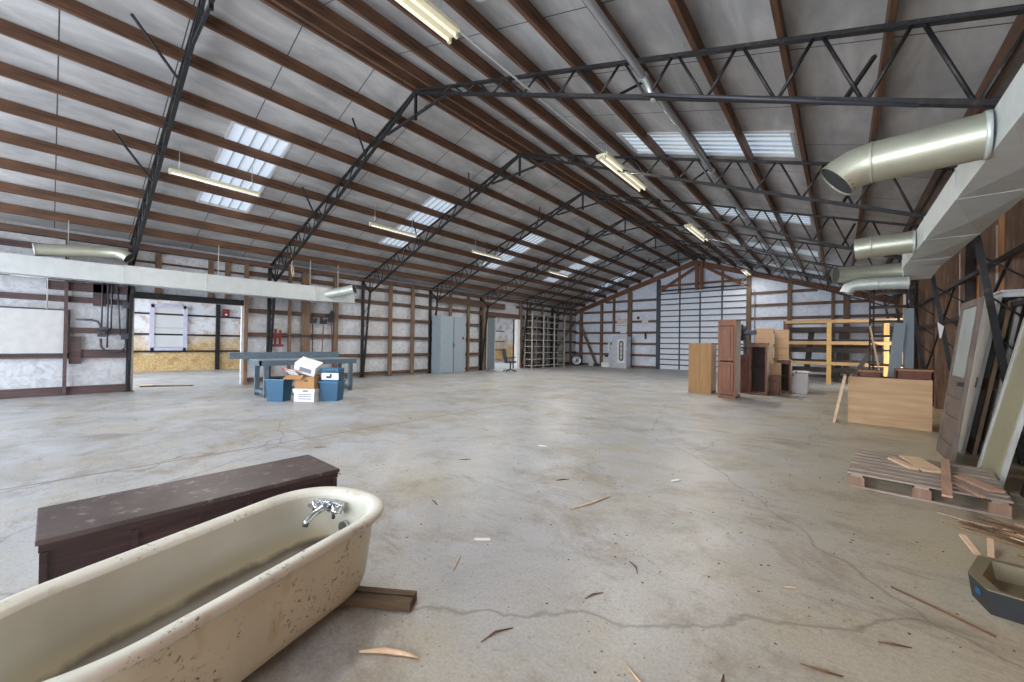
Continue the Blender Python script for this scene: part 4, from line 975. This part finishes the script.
# scattered lath on the floor at right
rr = random.Random(5)
for k in range(46):
    u, w_ = rr.random(), rr.gauss(0, .16)
    x = .78 + u * .75; y = 4.62 - u * .55 + w_; a = R(rr.uniform(-58, -8)); L = rr.uniform(.12, .5)
    z = .005 + (k % 4) * .007
    o = MB().box((0, 0, 0), (L, rr.uniform(.008, .026), .006), None).build('wood_lath', rr.choice(['newboard', 'oldboard', 'oldboard', 'pinkboard', 'tan']))
    o.location = (x, y, z); o.rotation_euler = (0, 0, a)
    tag(o, 'thin loose wood lath in the scattered heap between pallet and metal trough', 'lath', 'scattered lath')
board('small upright chip of wood leaning behind the metal trough, left one', (.70, 3.95, .012), (.66, 4.12, .06), .03, .014, 'newboard', name='wood_chip')
board('small chip of wood crossing behind the metal trough, right one', (.76, 3.97, .012), (.80, 4.2, .05), .03, .014, 'newboard', name='wood_chip')

# metal trough, bottom right
t = thing('metal_trough', 'dark sided metal tray box with cut corner at lower right', 'tray', (.95, 3.28, 0))
out = [(-.31, .32), (-.40, .02), (-.365, -.16), (.5, -.24), (.5, .32)]
ins = [(x * .9 + .012, y * .86) for x, y in out]
MB().loft([[(x * .96, y * .96, 0) for x, y in out], [(x, y, .12) for x, y in out]], cap0=True, smooth=False).build('outer_wall', 'black', t)
MB().loft([[(x, y, .12) for x, y in out], [(x, y, .126) for x, y in out], [(x, y, .126) for x, y in ins], [(x, y, .12) for x, y in ins]], smooth=False).build('rim', 'troughrim', t)
MB().loft([[(x, y, .12) for x, y in ins], [(x * .95, y * .95, .03) for x, y in ins]], cap1=True, smooth=False).build('inner_tray', 'troughrim', t)
for x in (-.18, -.13): MB().box((x, -.185, .07), (.025, .03, .05), None, .006).build('latch', 'chrome', t)
MB().box((-.375, -.07, .07), (.02, .03, .03), .4, .006).build('corner_clip', 'blue', t)

# ------------------------------------------------------------------ loose things on the floor
t = tag(MB().tube([(-1.58, .88, .008), (-1.5, .95, .012), (-1.42, 1.0, .01), (-1.36, 1.03, .006)], [.004, .012, .009, .003], 6).build('wood_splinter', 'newboard'), 'pale curved wood splinter on the floor in front of the bathtub', 'splinter')
tag(MB().tube([(-1.68, 2.76, .006), (-1.6, 2.98, .008), (-1.55, 3.22, .006)], [.004, .008, .003], 6).build('wood_splinter', 'newboard'), 'long pale splinter lying in the middle of the floor', 'splinter')
tag(MB().tube([(.23, 3.09, .005), (.4, 2.99, .007), (.57, 2.89, .005)], .005, 6).build('thin_rod', 'nail'), 'thin dark rod lying on the floor left of the metal trough', 'rod')
def gpt(x, y): return (x, y)
for k, (x, y, lab) in enumerate(((-2.99, 4.2, 'white paper scrap on the open floor, farther one'), (-1.86, 1.92, 'small white scrap with a dark edge on the floor beyond the tap end'), (-1.25, 4.05, 'white paper scrap lying in the dusty middle of the floor'))):
    tag(MB().box((x, y, .006), (.11, .035, .008), .4 * k + .3).build('paper_scrap', 'white'), lab, 'scrap')
rr = random.Random(21)
BITS = [(-2.1, 3.3), (-1.78, 1.62), (-1.0, 1.9), (-.95, 2.3), (-.62, 1.55), (-.35, 1.75), (-.05, 2.1), (-.5, 1.2), (-2.6, 2.1), (-3.3, 3.1), (-.2, 2.7), (-4.4, 3.0), (.2, 2.5), (-1.2, 1.35), (-.75, 1.0), (-3.9, 1.9), (-5.0, 2.2), (-5.8, 4.1)]
for k, (x, y) in enumerate(BITS):
    a = rr.uniform(0, 6.28); L = rr.uniform(.03, .09); c, s = math.cos(a), math.sin(a); b = rr.uniform(-.3, .3) * L
    o = MB().tube([(-L * c, -L * s, .004), (-b * s, b * c, .006), (L * c, L * s, .004)], [.002, .005, .002], 5).build('twig', rr.choice(['oldboard', 'nail', 'newboard']))
    o.location = (x, y, .001); tag(o, 'small dry twig fallen on the open concrete floor', 'twig', 'twigs on the floor')
# uncountable dust and crumbs
lt = MB(); rr = random.Random(3)
for k in range(900):
    if k < 520: x, y = rr.uniform(-4.5, 1.2), rr.uniform(.9, 7)
    else: x, y = rr.uniform(-11, 1.4), rr.uniform(2, 18)
    if -3.4 < x < -1.3 and y < 1.5: continue
    s = rr.uniform(.003, .009)
    q = [(x + s * rr.uniform(.6, 1.6) * math.cos(a), y + s * rr.uniform(.6, 1.3) * math.sin(a), .001) for a in (0.3, 1.7, 3.0, 4.6)]
    vs = [lt.bm.verts.new(p) for p in q]; tp = lt.bm.verts.new((x, y, s * .7))
    for i in range(4): lt.bm.faces.new((vs[i], vs[(i + 1) % 4], tp))
tag(lt.build('floor_litter', 'nail'), 'fine brown crumbs and dirt scattered over the concrete floor', 'litter', kind='stuff')

# ------------------------------------------------------------------ light, world, camera
w = bpy.data.worlds.new('sky'); SC.world = w; w.use_nodes = True
nt = w.node_tree; bg = nt.nodes['Background']; bg.inputs[0].default_value = (.86, .93, 1, 1); bg.inputs[1].default_value = 11.0
def portal(name, loc, rot, sx, sy):
    l = bpy.data.lights.new(name, 'AREA'); l.shape = 'RECTANGLE'; l.size = sx; l.size_y = sy; l.cycles.is_portal = True
    o = bpy.data.objects.new(name, l); COL.objects.link(o); o.location = loc; o.rotation_euler = rot
portal('added_bay_daylight', (-10.3, NY - .05, 2.05), (R(90), 0, 0), 5.8, 4.1)  # portals at the added bay openings
portal('added_bay_daylight', (-2.45, NY - .05, 2.05), (R(90), 0, 0), 7.5, 4.1)
portal('added_side_daylight', (RX + .05, 18.4, 1.2), (0, R(90), 0), 2.4, 2.0)  # portal at the added side opening
portal('annex_gap_daylight', (-17.2, 3.5, 3.65), (0, 0, 0), .8, 7)  # portals at the gaps added in the side room roof
portal('annex_gap_daylight', (-17.4, 17, 3.65), (0, 0, 0), 2.4, 4)
portal('annex_open_end_daylight', (-17.5, NY + 1.95, 1.8), (R(90), 0, 0), 7.3, 3.6)  # side room's near end left open, unseen, to let daylight in

cam = bpy.data.cameras.new('camera'); co = bpy.data.objects.new('camera', cam); COL.objects.link(co); SC.camera = co
cam.sensor_width = 36; cam.lens = 388.7 * 36 / 1024; cam.clip_start = .02; cam.clip_end = 200
yaw, pitch, roll = R(40.19), R(.382), R(.884)
fwd = Vector((-math.sin(yaw) * math.cos(pitch), math.cos(yaw) * math.cos(pitch), math.sin(pitch)))
rt = Vector((math.cos(yaw), math.sin(yaw), 0)); up = rt.cross(fwd)
r2 = rt * math.cos(roll) + up * math.sin(roll); u2 = -rt * math.sin(roll) + up * math.cos(roll)
co.matrix_world = Matrix.Translation((0, 0, 1.35)) @ Matrix((r2, u2, -fwd)).transposed().to_4x4()
SC.view_settings.view_transform = 'Standard'; SC.view_settings.look = 'None'; SC.view_settings.gamma = 1
SC.view_settings.use_curve_mapping = False
SC.view_settings.exposure = 0
SC.cycles.use_denoising = True
SC.cycles.max_bounces = 10; SC.cycles.diffuse_bounces = 6
